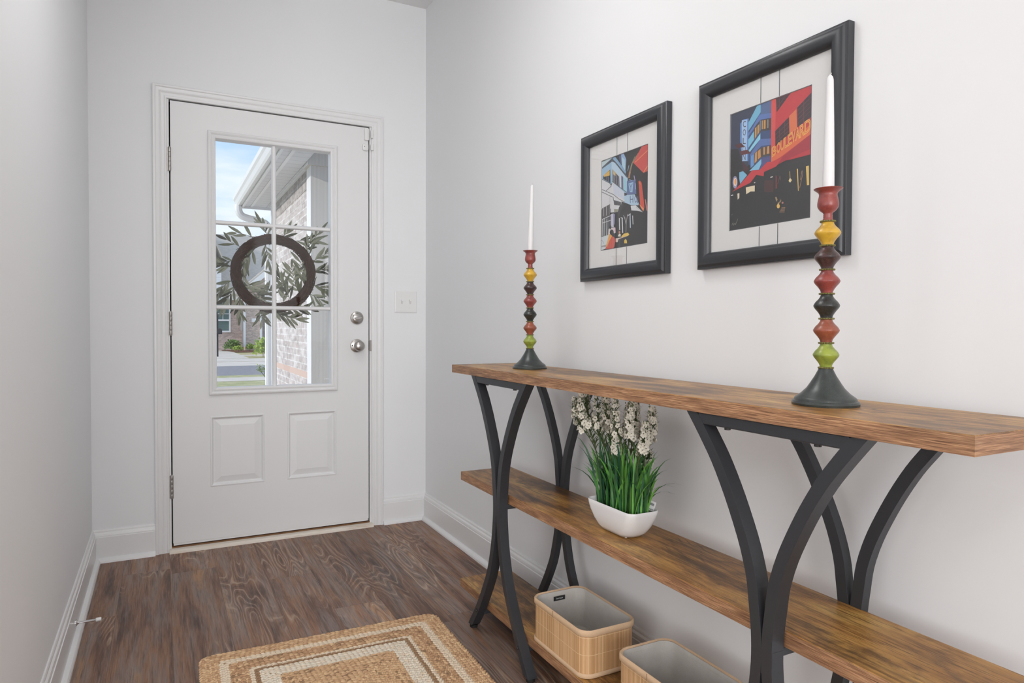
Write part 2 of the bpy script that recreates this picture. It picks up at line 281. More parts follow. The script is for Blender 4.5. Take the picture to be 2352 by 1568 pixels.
# ------------------------------------------------------------------ mesh helpers
class MB:
    """collects geometry, then links it as ONE mesh object"""
    def __init__(s): s.v = []; s.f = []; s.m = []; s.uv = None
    def add(s, vs, fs, mi=0):
        k = len(s.v); s.v += [tuple(p) for p in vs]; s.f += [tuple(i+k for i in f) for f in fs]; s.m += [mi]*len(fs); return s
    def box(s, x0, x1, y0, y1, z0, z1, mi=0):
        return s.add([(x0, y0, z0), (x1, y0, z0), (x1, y1, z0), (x0, y1, z0), (x0, y0, z1), (x1, y0, z1), (x1, y1, z1), (x0, y1, z1)],
                     [(0, 3, 2, 1), (4, 5, 6, 7), (0, 1, 5, 4), (1, 2, 6, 5), (2, 3, 7, 6), (3, 0, 4, 7)], mi)
    def loft(s, rings, closed=True, capa=False, capb=False, mi=0):
        n = len(rings[0]); vs = [p for r in rings for p in r]; fs = []
        for a in range(len(rings)-1):
            for i in range(n if closed else n-1):
                j = (i+1) % n; fs.append((a*n+i, a*n+j, (a+1)*n+j, (a+1)*n+i))
        if capa: fs.append(tuple(reversed(range(n))))
        if capb: fs.append(tuple((len(rings)-1)*n+i for i in range(n)))
        return s.add(vs, fs, mi)
    def lathe(s, prof, c=(0, 0, 0), n=32, axis='z', mi=0, capa=True, capb=True):
        rings = []
        for r, h in prof:
            ring = []
            for i in range(n):
                a = 2*PI*i/n; p = (r*math.cos(a), r*math.sin(a), h)
                if axis == 'y': p = (p[0], -p[2], p[1])       # grows towards -y
                if axis == 'x': p = (p[2], p[0], p[1])
                ring.append((p[0]+c[0], p[1]+c[1], p[2]+c[2]))
            rings.append(ring)
        return s.loft(rings, True, capa, capb, mi)
    def tube(s, pts, r, n=8, mi=0, caps=True, rect=None):
        pts = [Vector(p) for p in pts]; rings = []; prev = None
        for i, p in enumerate(pts):
            d = (pts[min(i+1, len(pts)-1)]-pts[max(i-1, 0)]).normalized()
            if prev is None:
                ref = Vector((0, 0, 1)) if abs(d.z) < .9 else Vector((1, 0, 0)); a = d.cross(ref).normalized()
            else: a = (prev-d*prev.dot(d)).normalized()
            prev = a; b = d.cross(a); rr = r[i] if isinstance(r, (list, tuple)) else r
            rings.append([p+a*(rr*math.cos(2*PI*k/n))+b*(rr*math.sin(2*PI*k/n)) for k in range(n)])
        return s.loft(rings, True, caps, caps, mi)
    def build(s, name, mats, parent=None, smooth=False, angle=None, bevel=0, recalc=True):
        me = bpy.data.meshes.new(name); me.from_pydata(s.v, [], s.f)
        if not isinstance(mats, (list, tuple)): mats = [mats]
        for m in mats: me.materials.append(m)
        for p, i in zip(me.polygons, s.m): p.material_index = i; p.use_smooth = smooth
        if s.uv:
            ul = me.uv_layers.new(name='UVMap')
            for lp in me.loops: ul.data[lp.index].uv = s.uv[lp.vertex_index]
        if recalc:
            bm = bmesh.new(); bm.from_mesh(me); bmesh.ops.recalc_face_normals(bm, faces=bm.faces); bm.to_mesh(me); bm.free()
        if smooth and angle:
            me.set_sharp_from_angle(angle=math.radians(angle))
        me.update(); o = bpy.data.objects.new(name, me); COL.objects.link(o)
        if bevel:
            md = o.modifiers.new('bevel', 'BEVEL'); md.width = bevel; md.segments = 2; md.limit_method = 'ANGLE'; md.angle_limit = math.radians(40)
        if parent: o.parent = parent; o.matrix_parent_inverse = parent.matrix_basis.inverted()
        return o
def tag(o, label=None, cat=None, group=None, kind=None):
    for k, v in (('label', label), ('category', cat), ('group', group), ('kind', kind)):
        if v: o[k] = v
    return o
def thing(name, loc, label, cat, group=None, kind=None):
    o = bpy.data.objects.new(name, None); COL.objects.link(o); o.location = loc; o.empty_display_size = .05
    return tag(o, label, cat, group, kind)
def struct(o, label=None, cat=None): return tag(o, label, cat, None, 'structure')
def B(name, mats, box, parent=None, bevel=0): return MB().box(*box).build(name, mats, parent, bevel=bevel)
def rrect(cx, cy, hx, hy, r, n=6, z=0):
    out = []
    for (sx, sy, a0) in ((1, 1, 0), (-1, 1, PI/2), (-1, -1, PI), (1, -1, 1.5*PI)):
        for i in range(n+1):
            a = a0+PI/2*i/n; out.append((cx+sx*(hx-r)+r*math.cos(a), cy+sy*(hy-r)+r*math.sin(a), z))
    return out
def catmull(pts, n=6):
    out = []; P = [Vector(p) for p in pts]
    for i in range(len(P)-1):
        p0, p1, p2, p3 = P[max(i-1, 0)], P[i], P[i+1], P[min(i+2, len(P)-1)]
        for k in range(n):
            t = k/n; out.append(.5*((2*p1)+(-p0+p2)*t+(2*p0-5*p1+4*p2-p3)*t*t+(-p0+3*p1-3*p2+p3)*t**3))
    out.append(P[-1]); return out
def rect_rings_xz(x0, x1, z0, z1, prof):
    """nested rectangles in the xz plane: (inset, y)"""
    return [[(x0+i, y, z0+i), (x1-i, y, z0+i), (x1-i, y, z1-i), (x0+i, y, z1-i)] for i, y in prof]

# ================================================================== THE ROOM
H = 2.745; XL = -1.548
struct(B('floor', FLOOR, (-6.0, .12, -8.1, .0, -.1, 0)), 'dark brown wood plank floor of the entry hall', 'floor')
struct(B('ceiling', CEIL, (-6.1, .12, -8.1, .12, H, H+.12)), 'white ceiling above the entry hall', 'ceiling')
struct(B('wall_right', WALL, (0, .12, -8.1, .0, 0, H)), 'long white wall on the right behind the console table', 'wall')
JX0, JX1, JZ = -1.2357, -.3085, 2.0745                     # door opening (inside of the jamb)
m = MB(); m.box(XL-.1, JX0-.02, 0, .12, 0, H); m.box(JX1+.02, .12, 0, .12, 0, H); m.box(JX0-.02, JX1+.02, 0, .12, JZ+.02, H)
struct(m.build('wall_front', WALL), 'white end wall that holds the front door', 'wall')
struct(B('wall_left', WALL, (XL-.12, XL, -2.15, 0, 0, H)), 'white wall on the left of the front door', 'wall')
struct(B('wall_jog', WALL, (-6.1, XL-.12, -2.15, -2.03, 0, H)), 'white living room wall beside the hall', 'wall')
m = MB(); m.box(-6.1, -5.98, -8.1, -6.6, 0, H); m.box(-6.1, -5.98, -3.0, -2.03, 0, H); m.box(-6.1, -5.98, -6.6, -3.0, 0, .55); m.box(-6.1, -5.98, -6.6, -3.0, 2.45, H)
struct(m.build('wall_side', WALL), 'white living room wall with a window', 'wall')
m = MB(); m.box(-6.1, -4.2, -8.1, -7.98, 0, H); m.box(-.9, .12, -8.1, -7.98, 0, H); m.box(-4.2, -.9, -8.1, -7.98, 0, .5); m.box(-4.2, -.9, -8.1, -7.98, 2.6, H)
struct(m.build('wall_back', WALL), 'white living room wall with wide windows', 'wall')
def window(name, x0, x1, z0, z1, y, label):
    w = thing(name, ((x0+x1)/2, y, z0), label, 'window', kind='structure')
    m = MB(); m.box(x0, x1, y-.03, y+.03, z0, z0+.05); m.box(x0, x1, y-.03, y+.03, z1-.05, z1)
    for k in range(4): xx = x0+(x1-x0-.05)*k/3; m.box(xx, xx+.05, y-.03, y+.03, z0, z1)
    m.build('window_frame', TRIM, w); B('pane', GLASS, (x0, x1, y-.003, y+.003, z0, z1), w)
window('window_1', -4.2, -.9, .5, 2.6, -8.05, 'wide white framed window of the living room')

w2 = thing('window_2', (-6.04, -4.8, .55), 'unseen living room side window with a white blind added to block the sun', 'window', kind='structure')
m = MB(); m.box(-6.07, -6.0, -6.6, -6.55, .55, 2.45); m.box(-6.07, -6.0, -3.05, -3.0, .55, 2.45); m.box(-6.07, -6.0, -6.55, -3.05, .55, .60); m.box(-6.07, -6.0, -6.55, -3.05, 2.40, 2.45); m.build('window_frame', TRIM, w2)
B('blind', PLASTIC, (-6.03, -6.02, -6.55, -3.05, .60, 2.40), w2)  # unseen opaque panel, added to keep the sun out of the room
# baseboards: profile (depth from wall, height) with shoe moulding
BP = [(0, .141), (.004, .141), (.006, .136), (.0065, .130), (.011, .124), (.0125, .116), (.0125, .111), (.015, .109), (.015, .020)]
BP += [(.015+.018*math.sin(a), .020*math.cos(a)) for a in (0.0, .4, .8, 1.2, PI/2)] + [(0, 0)]
def run(name, pts, nrm, label):
    """extrude the profile between two floor points; pts carry their own mitre shift"""
    (xa, ya, ma), (xb, yb, mb_) = pts; m = MB(); d = Vector((xb-xa, yb-ya, 0)).normalized(); nv = Vector(nrm)
    ra = [Vector((xa, ya, 0))+nv*p+d*(p*ma)+Vector((0, 0, h)) for p, h in BP]; rb = [Vector((xb, yb, 0))+nv*p-d*(p*mb_)+Vector((0, 0, h)) for p, h in BP]
    m.loft([ra, rb], True, True, True); return struct(m.build(name, TRIM), label, 'baseboard')
CX0, CX1 = -1.302, -.2405                                    # outer edges of the door casing
run('baseboard_right', ((0, 0, 1), (0, -8.0, 0)), (-1, 0, 0), 'white baseboard along the wall behind the console table')
run('baseboard_front', ((CX1, 0, 0), (0, 0, 1)), (0, -1, 0), 'short white baseboard right of the front door')
run('baseboard_front', ((XL, 0, 1), (CX0, 0, 0)), (0, -1, 0), 'short white baseboard left of the front door')
run('baseboard_left', ((XL, -2.15, 0), (XL, 0, 1)), (1, 0, 0), 'white baseboard along the left wall with the door stop')

# door casing (mitred, open at the floor), jamb, threshold
CZ = 2.1325
prof = [(0, 0), (0, -.016), (.003, -.018), (.010, -.018), (.014, -.0145), (.026, -.0125), (.031, -.0140), (.036, -.0105), (.047, -.0095), (.050, -.0115), (.056, -.0105), (.0585, -.007), (.0585, 0)]
m = MB(); rings = []
for st in range(4):
    ring = []
    for i, y in prof:
        if st == 0: p = (CX0+i, y, 0)
        elif st == 1: p = (CX0+i, y, CZ-i)
        elif st == 2: p = (CX1-i, y, CZ-i)
        else: p = (CX1-i, y, 0)
        ring.append(p)
    rings.append(ring)
m.loft(rings, True, True, True); struct(m.build('trim_1', TRIM), 'white moulded casing around the front door', 'door casing')
m = MB(); m.box(JX0-.02, JX0, 0, .15, 0, JZ); m.box(JX1, JX1+.02, 0, .15, 0, JZ); m.box(JX0-.02, JX1+.02, 0, .15, JZ, JZ+.02)
m.box(JX0, JX0+.012, .046, .07, 0, JZ, 1); m.box(JX1-.012, JX1, .046, .07, 0, JZ, 1); m.box(JX0, JX1, .046, .07, JZ-.012, JZ, 1)
struct(m.build('trim_2', [TRIM, DARKGAP]), 'white door jamb with dark weatherstrip', 'door jamb')
m = MB(); m.loft([[(x, -.036, 0), (x, -.034, .009), (x, -.026, .0145), (x, -.008, .016), (x, .0, .016), (x, .0, 0)] for x in (JX0-.010, JX1+.012)], True, True, True)
struct(m.build('trim_3', THR), 'worn cream threshold strip under the front door', 'threshold')
struct(B('trim_4', SILL, (JX0, JX1, 0, .15, 0, .022)), 'brown sill under the front door', 'door sill')

# ------------------------------------------------------------------ the front door
DX0, DX1, DZ0, DZ1, DT = -1.2300, -.3146, .0385, 2.0685, .044
door = thing('door_1', (DX0, 0, 0), 'white half glass front door with six panes and two raised panels', 'door', kind='structure')
GX0, GX1, GZ0, GZ1 = -1.0407, -.5105, .7520, 1.9190          # glazed opening
PAN = [(-1.0712, -.8290, .2842, .6178), (-.7222, -.4812, .2842, .6178)]
xs = [DX0, GX0, PAN[0][0], PAN[0][1], PAN[1][0], PAN[1][1], GX1, DX1]
m = MB()
m.box(DX0, PAN[0][0], 0, DT, DZ0, GZ0); m.box(PAN[0][1], PAN[1][0], 0, DT, DZ0, GZ0); m.box(PAN[1][1], DX1, 0, DT, DZ0, GZ0)
for p in PAN: m.box(p[0], p[1], 0, DT, DZ0, p[2]); m.box(p[0], p[1], 0, DT, p[3], GZ0); m.box(p[0], p[1], .02, DT, p[2], p[3])
m.box(DX0, GX0, 0, DT, GZ0, DZ1); m.box(GX1, DX1, 0, DT, GZ0, DZ1); m.box(GX0, GX1, 0, DT, GZ1, DZ1)
m.build('slab', DOORP, door, recalc=False)
for p in PAN:
    pr = [(0, 0), (.0015, -.0025), (.006, -.003), (.010, .0005), (.013, .006), (.016, .0075), (.019, .0075), (.022, .0068), (.044, .0015), (.046, .001)]
    MB().loft(rect_rings_xz(*p, pr), True, False, True).build('raised_panel', DOORP, door)
pr = [(0, 0), (0, -.010), (.003, -.013), (.009, -.0145), (.014, -.012), (.017, -.0085), (.022, -.0105), (.026, -.012), (.031, -.0105), (.0335, -.008), (.0345, .014)]
lite = MB().loft(rect_rings_xz(GX0-.0345, GX1+.0345, GZ0-.0345, GZ1+.0345, pr)).build('glazing_frame', DOORP, door)
m = MB(); m.box(GX0-.01, GX1+.01, .0170, .0190, GZ0-.01, GZ1+.01); m.build('glass_pane', GLASS, door)
def bar(m, x0, x1, z0, z1, k=.0006):
    if x1-x0 > z1-z0: m.loft([[(x, .0165, z0), (x, .0085, z0+.002), (x, .004, z0+.006), (x, .004, z1-.006), (x, .0085, z1-.002), (x, .0165, z1)] for x in (x0, x1)], True, True, True)
    else: m.loft([[(x0, .0165, z), (x0+.002, .0085+k, z), (x0+.006, .004+k, z), (x1-.006, .004+k, z), (x1-.002, .0085+k, z), (x1, .0165, z)] for z in (z0, z1)], True, True, True)
for x0, x1, z0, z1 in ((-.7910, -.7688, GZ0, GZ1), (GX0, GX1, 1.5212, 1.5424), (GX0, GX1, 1.1222, 1.1422)):
    m = MB(); bar(m, x0, x1, z0, z1); m.build('muntin', DOORP, door)
# etched maker's mark in the lower right corner of the glass
m = MB()
for k in range(5): m.box(-.5375+k*.0042, -.5343+k*.0042, .0164, .0169, .7735+.002*(k % 2), .7775)
m.build('etched_mark', PAPER, door)
B('door_sweep', PLASTIC, (DX0+.002, DX1-.002, .004, .040, .0265, DZ0), door)
for zc in (1.802, 1.0537, .3017):                            # three butt hinges
    m = MB()
    for k in range(5):
        z0 = zc-.0530+.0212*k; m.lathe([(.0062, z0+.0005), (.0066, z0+.0015), (.0066, z0+.0195), (.0062, z0+.0205)], (-1.2335, -.0055, 0), 14)
    m.lathe([(.003, zc-.056), (.005, zc-.054), (.005, zc+.054), (.003, zc+.0565)], (-1.2335, -.0055, 0), 12)
    h = m.build('hinge', NICKEL_D, door, True, 40)
    m = MB(); m.box(-1.2445, -1.2345, -.0012, .0, zc-.052, zc+.052); m.build('hinge_leaf', NICKEL_D, h)
# deadbolt with thumb turn
m = MB(); m.lathe([(.0335, 0), (.0335, .006), (.0315, .010), (.024, .0135), (.0225, .0175), (.020, .019), (.0, .0195)], (-.3757, 0, 1.0866), 40, 'y', capb=False)
db = m.build('deadbolt', NICKEL, door, True, 35)
m = MB(); ring = [(-.019, .002), (-.017, -.0035), (-.008, -.0065), (.006, -.0055), (.017, -.001), (.0195, .004), (.017, .006), (.004, .0045), (-.010, .005)]
m.loft([[(-.3757+a, y, 1.0856+b) for a, b in ring] for y in (-.018, -.030, -.032)], True, True, True); m.build('thumb_turn', NICKEL, db, False, bevel=.0012)
# knob with a rose
m = MB(); m.lathe([(.0345, 0), (.0345, .005), (.033, .008), (.026, .011), (.016, .013), (.0125, .018), (.012, .030)], (-.3757, 0, .9430), 40, 'y')
rs = m.build('door_knob', NICKEL, door, True, 35)
m = MB(); m.lathe([(.0115, .026), (.014, .031), (.021, .036), (.0262, .044), (.0275, .052), (.0262, .060), (.021, .066), (.012, .0695), (.0, .0705)], (-.3757, 0, .9430), 40, 'y', capb=False); m.build('knob_ball', NICKEL, rs, True)
m = MB(); m.lathe([(.0042, .006), (.0042, .0115), (0, .0118)], (-.4000, 0, .9445), 14, 'y', capb=False); m.build('lock_button', BLACKHOLE, rs)
m = MB(); m.box(DX1, DX1+.006, .010, .034, .918, .968); m.build('latch_plate', BLACKHOLE, door)
m = MB(); m.loft([rrect(-.3030, .9430, .0070, .028, .005, 4)], True); 
r1 = [(x, -.0012, z) for x, z, _ in rrect(-.3036, .9430, .0062, .0285, .004, 4)]; r0 = [(x, .0, z) for x, _, z in r1]
sp_ = MB().loft([r0, r1], True, True, True).build('strike_plate', NICKEL_D); tag(sp_, 'metal strike plate on the door jamb beside the round knob', 'strike plate')

# contact sensors at the top corner of the door
def sensor(name, x0, x1, z0, z1, y0, d, label, dot=False):
    cx, cz, hx, hz = (x0+x1)/2, (z0+z1)/2, (x1-x0)/2, (z1-z0)/2; r = min(hx, hz)*.6
    m = MB(); R = lambda i, y: [(a, y, b) for a, b, _ in rrect(cx, cz, hx-i, hz-i, max(r-i, .001), 5)]
    m.loft([R(0, y0), R(0, y0-d+.003), R(.001, y0-d+.001), R(.003, y0-d)], True, True, True)
    t = thing(name, (cx, y0, cz), label, 'door sensor', 'white contact sensors at the top of the door')
    m.build('housing', PLASTIC, t, True, 40)
    if dot: m = MB(); m.lathe([(.0022, d-.0002), (.0022, d+.0003)], (x0+.009, y0, cz+.002), 10, 'y'); m.build('indicator', BLACKHOLE, t)
sensor('contact_sensor', -.3372, -.3135, 2.0005, 2.064, 0, .016, 'taller white contact sensor at the upper right corner of the door')
sensor('contact_sensor', -.3465, -.3160, 1.9485, 1.9845, 0, .013, 'squarish white contact sensor with a dark dot, lower one on the door', True)
sensor('sensor_magnet', -.3050, -.2935, 2.014, 2.057, -.011, .010, 'slim white sensor magnet on the casing beside the taller sensor')
sensor('sensor_magnet', -.3050, -.2910, 1.9505, 1.9850, -.011, .009, 'lower white sensor magnet on the casing beside the dotted sensor')

# light switch
sw = thing('light_switch', (-.1130, 0, 1.1750), 'white double toggle light switch plate right of the front door', 'light switch')
R = lambda i, y: [(-.1130+sx*(.0625-i), y, 1.1752+sz*(.0585-i)) for sx, sz in ((-1, -1), (1, -1), (1, 1), (-1, 1))]
MB().loft([R(0, 0), R(0, -.003), R(.004, -.0055), R(.006, -.006)], True, True, True).build('plate', PLASTIC, sw)
for dx in (-.0230, .0230):
    m = MB(); x = -.1130+dx; m.loft([[(x-.0052, -.0058, 1.163), (x+.0052, -.0058, 1.163), (x+.0052, -.0058, 1.187), (x-.0052, -.0058, 1.187)], [(x-.004, -.015, 1.179), (x+.004, -.015, 1.179), (x+.004, -.0135, 1.187), (x-.004, -.0135, 1.187)]], True, True, True)
    m.build('toggle', PLASTIC, sw)
    for dz in (-.030, .030): MB().lathe([(.0028, .0058), (.0024, .0068)], (x, 0, 1.1752+dz), 12, 'y').build('screw', PLASTIC, sw)

# door stop on the left baseboard
ds = thing('door_stop', (XL+.015, -.8036, .046), 'silver door stop with white tip on the left baseboard', 'door stop')
c = (XL+.015, -.8036, .046)
MB().lathe([(.0115, 0), (.0115, .003), (.006, .006), (.0045, .010)], c, 20, 'x').build('base_plate', CHROME, ds, True, 35)
MB().lathe([(.0035, .006), (.0040, .030), (.0040, .060), (.0045, .062)], c, 16, 'x').build('rod', CHROME, ds, True, 35)
MB().lathe([(.0058, .058), (.0066, .060), (.0066, .071), (.0056, .074), (0, .0745)], c, 16, 'x', capb=False).build('rubber_tip', PLASTIC, ds, True, 40)

# ================================================================== CONSOLE TABLE
TX0, TX1, TY0, TY1, TZ, TT = -.3294, -.0643, -2.9655, -1.1785, .9066, .0284
tb = thing('console_table', (-.197, -2.07, 0), 'long rustic brown console table with curved black metal legs', 'console table')
def board(name, x0, x1, y0, y1, z0, z1):
    e = .0012; m = MB()
    m.loft([[(x0+i, y0+i, z), (x1-i, y0+i, z), (x1-i, y1-i, z), (x0+i, y1-i, z)] for i, z in ((0, z0), (0, z1-e))], True, True, False, 1)
    m.loft([[(x0+i, y0+i, z), (x1-i, y0+i, z), (x1-i, y1-i, z), (x0+i, y1-i, z)] for i, z in ((0, z1-e), (e, z1))], True, False, True, 0)
    return m.build(name, [WOOD, WOODE], tb)
board('tabletop', TX0, TX1, TY0, TY1, TZ-TT, TZ)
SX0, SX1 = -.2890, -.0850
board('shelf', SX0, SX1, -2.966, -1.1687, .5084-.0297, .5084)
board('shelf', SX0, SX1, -2.966, -1.1665, .110-.029, .110)
HP = [(.000, .2190), (.016, .2140), (.060, .1800), (.095, .1540), (.137, .1270), (.185, .0980), (.245, .0665), (.300, .0480), (.355, .0345), (.410, .0265), (.455, .0230),
      (.500, .0245), (.545, .0300), (.590, .0365), (.640, .0520), (.690, .0740), (.738, .0985), (.785, .1265), (.820, .1520), (.850, .1755), (.8782, .1985)]
prof = catmull([(h, z, 0) for z, h in HP], 3)
def legset(yc, x0, x1, front, name_where):
    fr = thing_part('leg_frame', tb)
    for s in (-1, 1):
        m = MB(); rings = []
        for i, p in enumerate(prof):
            a = prof[max(i-1, 0)]; b = prof[min(i+1, len(prof)-1)]; tx, tz = b.x-a.x, b.y-a.y; L = math.hypot(tx, tz)
            nx, nz_ = -tz/L, tx/L; w = .0232                       # inward normal
            if nx > 0: nx, nz_ = -nx, -nz_
            z = max(p.y, .012); hz = p.x
            zi = min(max(z+nz_*w, .012), .8782)
            if i == len(prof)-1 or i == 0: ih, zi = hz-w*1.35, z
            else: ih = hz+nx*w
            e = .003
            rings.append([(x0, yc+s*hz, z), (x0, yc+s*ih, zi), (x1, yc+s*ih, zi), (x1, yc+s*hz, z)])
        m.loft(rings, True, True, True); m.build('leg', STEEL, fr, bevel=.0025)
        h0 = prof[0].x-.015
        f = MB().lathe([(.0125, 0), (.0135, .002), (.0135, .010), (.0105, .012), (.0105, .014)], ((x0+x1)/2, yc+s*h0, 0), 20).build('foot_pad', RUBBER, fr, True, 40)
        for (z, k) in ((.080, 0),):
            hh = [q for q in prof if q.y >= z][0].x-.012
            MB().lathe([(.0055, 0), (.005, -.0025), (.003, -.0035)], (x0, yc+s*hh, z), 14, 'x').build('bolt', STEELD, fr, True)
    m = MB(); m.box(x0+.0006, x1-.0006, yc-.166, yc+.166, .8557, .8780); m.build('top_rail', STEEL, fr, bevel=.002)
    m = MB(); m.box(x0+.001, x1-.001, yc-.0235, yc+.0235, .43, .475); m.build('waist_weld', STEEL, fr)
def thing_part(name, parent):
    o = bpy.data.objects.new(name, None); COL.objects.link(o); o.parent = parent; o.matrix_parent_inverse = parent.matrix_basis.inverted(); return o
for yc in (-1.5400, -2.6145):
    legset(yc, -.3250, -.2950, True, ''); legset(yc, -.0880, -.0660, False, '')
    # cross bars between the front and back frames, under each shelf
    for z, w in ((.4787, .0110), (.081, .150)):
        for s in (-1, 1):
            yy = yc+s*w; m = MB(); m.box(-.298, -.085, yy-.010, yy+.010, z-.016, z); m.build('cross_bar', STEEL, tb, bevel=.002)
    MB().lathe([(.006, 0), (.006, .004)], (-.311, yc-.100, .8505), 14).build('bolt', STEELD, tb); MB().lathe([(.006, 0), (.006, .004)], (-.311, yc+.100, .8505), 14).build('bolt', STEELD, tb)

# ================================================================== CANDLESTICKS
def candlestick(cx, cy, label):
    t = thing('candlestick', (cx, cy, TZ), label, 'candlestick', 'beaded candlesticks on the console table')
    q = (cx, cy, TZ)
    MB().lathe([(.0565, 0), (.0572, .004), (.0555, .0075), (.0530, .009), (.0520, .0125), (.0500, .0145), (.0410, .0210), (.0315, .0310), (.0245, .0420), (.0180, .0530), (.0135, .0620), (.0115, .0672)], q, 56).build('base', C_BASE, t, True, 30)
    zr = [.0672, .1120, .1558, .2006, .2440, .2870, .3305]; cols = [C_GRN, C_ORG, C_BLK, C_RED, C_PUR, C_YEL]
    for i, z in enumerate(zr):
        m = MB(); n = 30; m.lathe([(.0095, z-.0018), (.0118, z-.0014), (.0126, z), (.0118, z+.0014), (.0095, z+.0018)], q, 28)
        for k in range(n):
            a = 2*PI*k/n; m.lathe([(.0004, -.0016), (.0012, -.0008), (.0012, .0008), (.0004, .0016)], (cx+.0124*math.cos(a), cy+.0124*math.sin(a), TZ+z), 6)
        m.build('ring', C_RING, t, True)
    for i in range(6):
        a, b = zr[i]+.001, zr[i+1]-.001; h = b-a
        pr = [(.0098, 0), (.0112, .12), (.0150, .26), (.0200, .41), (.0219, .50), (.0216, .56), (.0185, .68), (.0138, .80), (.0108, .91), (.0098, 1)]
        MB().lathe([(p.x, a+h*p.y) for p in catmull([(r, k, 0) for r, k in pr], 4)], q, 48).build('bead', cols[i], t, True)
    cpf = [(.0088, .3310), (.0085, .3345), (.0074, .3360), (.0080, .3378), (.0074, .3395), (.0080, .3412), (.0072, .3432), (.0085, .3460), (.0135, .3500), (.0172, .3560), (.0178, .3630), (.0165, .3710), (.0152, .3775),
                       (.0165, .3820), (.0205, .3855), (.0238, .3880), (.0240, .3892), (.0200, .3885), (.0140, .3830), (.0105, .3780), (.0, .3775)]
    sm = catmull([(r, z, 0) for r, z in cpf[8:18]], 4); m = MB(); m.lathe(cpf[:8]+[(p.x, p.y) for p in sm]+cpf[18:], q, 48, capb=False)
    m.build('cup', C_RED, t, True)
    return t
CA = (-.1895, -1.5130); CB = (-.2030, -2.6440)
candlestick(*CA, 'beaded candlestick at the far end of the table, near the door')
candlestick(*CB, 'beaded candlestick at the near end, in front of the red picture')
def candle(cx, cy, zt, lean, label):
    z0 = TZ+.3778; t = thing('candle', (cx, cy, z0), label, 'candle', 'white taper candles'); L = TZ+zt-z0
    rings = []
    for k, r in ((0, .0098), (.05, .0100), (.3, .0092), (.6, .0078), (.85, .0064), (.955, .0058), (.98, .0046), (1.0, .0014)):
        rings.append([(cx+lean*k+r*math.cos(2*PI*i/24), cy+r*math.sin(2*PI*i/24), z0+L*k) for i in range(24)])
    MB().loft(rings, True, True, True).build('wax', WAX, t, True)
    MB().tube([(cx+lean, cy, z0+L-.003), (cx+lean+.001, cy, z0+L+.001), (cx+lean+.002, cy-.001, z0+L+.003)], .0008, 6).build('wick', WICK, t)
candle(*CA, .6060, .006, 'taller white taper candle in the candlestick near the door')
candle(*CB, .5925, .001, 'white taper candle in the near candlestick by the red picture')

# ================================================================== FRAMED PRINTS
def homog(src, dst):
    A = []; bb = []
    for (x, y), (X, Y) in zip(src, dst):
        A.append([x, y, 1, 0, 0, 0, -X*x, -X*y]); bb.append(X); A.append([0, 0, 0, x, y, 1, -Y*x, -Y*y]); bb.append(Y)
    n = 8
    for i in range(n):
        p = max(range(i, n), key=lambda r: abs(A[r][i])); A[i], A[p] = A[p], A[i]; bb[i], bb[p] = bb[p], bb[i]
        for r in range(n):
            if r != i:
                k = A[r][i]/A[i][i]; A[r] = [a-k*c for a, c in zip(A[r], A[i])]; bb[r] -= k*bb[i]
    h = [bb[i]/A[i][i] for i in range(n)]
    return lambda x, y: ((h[0]*x+h[1]*y+h[2])/(h[6]*x+h[7]*y+1), (h[3]*x+h[4]*y+h[5])/(h[6]*x+h[7]*y+1))
def clip(poly):
    def half(P, f, ip):
        out = []
        for i in range(len(P)):
            a, b = P[i-1], P[i]; fa, fb = f(a), f(b)
            if fa >= 0 and fb >= 0: out.append(b)
            elif fa >= 0: out.append(ip(a, b, fa, fb))
            elif fb >= 0: out += [ip(a, b, fa, fb), b]
        return out
    ip = lambda a, b, fa, fb: (a[0]+(b[0]-a[0])*fa/(fa-fb), a[1]+(b[1]-a[1])*fa/(fa-fb))
    for f in (lambda p: p[0], lambda p: 1-p[0], lambda p: p[1], lambda p: 1-p[1]):
        if len(poly) < 3: return []
        poly = half(poly, f, ip)
    return poly
def glyphs(text, offset=0.0):
    cu = bpy.data.curves.new('lettering', 'FONT'); cu.body = text; cu.size = 1; cu.resolution_u = 3; cu.offset = offset
    o = bpy.data.objects.new('lettering', cu); COL.objects.link(o)
    bpy.context.view_layer.update(); me = bpy.data.meshes.new_from_object(o.evaluated_get(bpy.context.evaluated_depsgraph_get()))
    vs = [(v.co.x, v.co.y) for v in me.vertices]; fs = [tuple(p.vertices) for p in me.polygons]
    bpy.data.objects.remove(o, do_unlink=True); bpy.data.meshes.remove(me); bpy.data.curves.remove(cu)
    return vs, fs
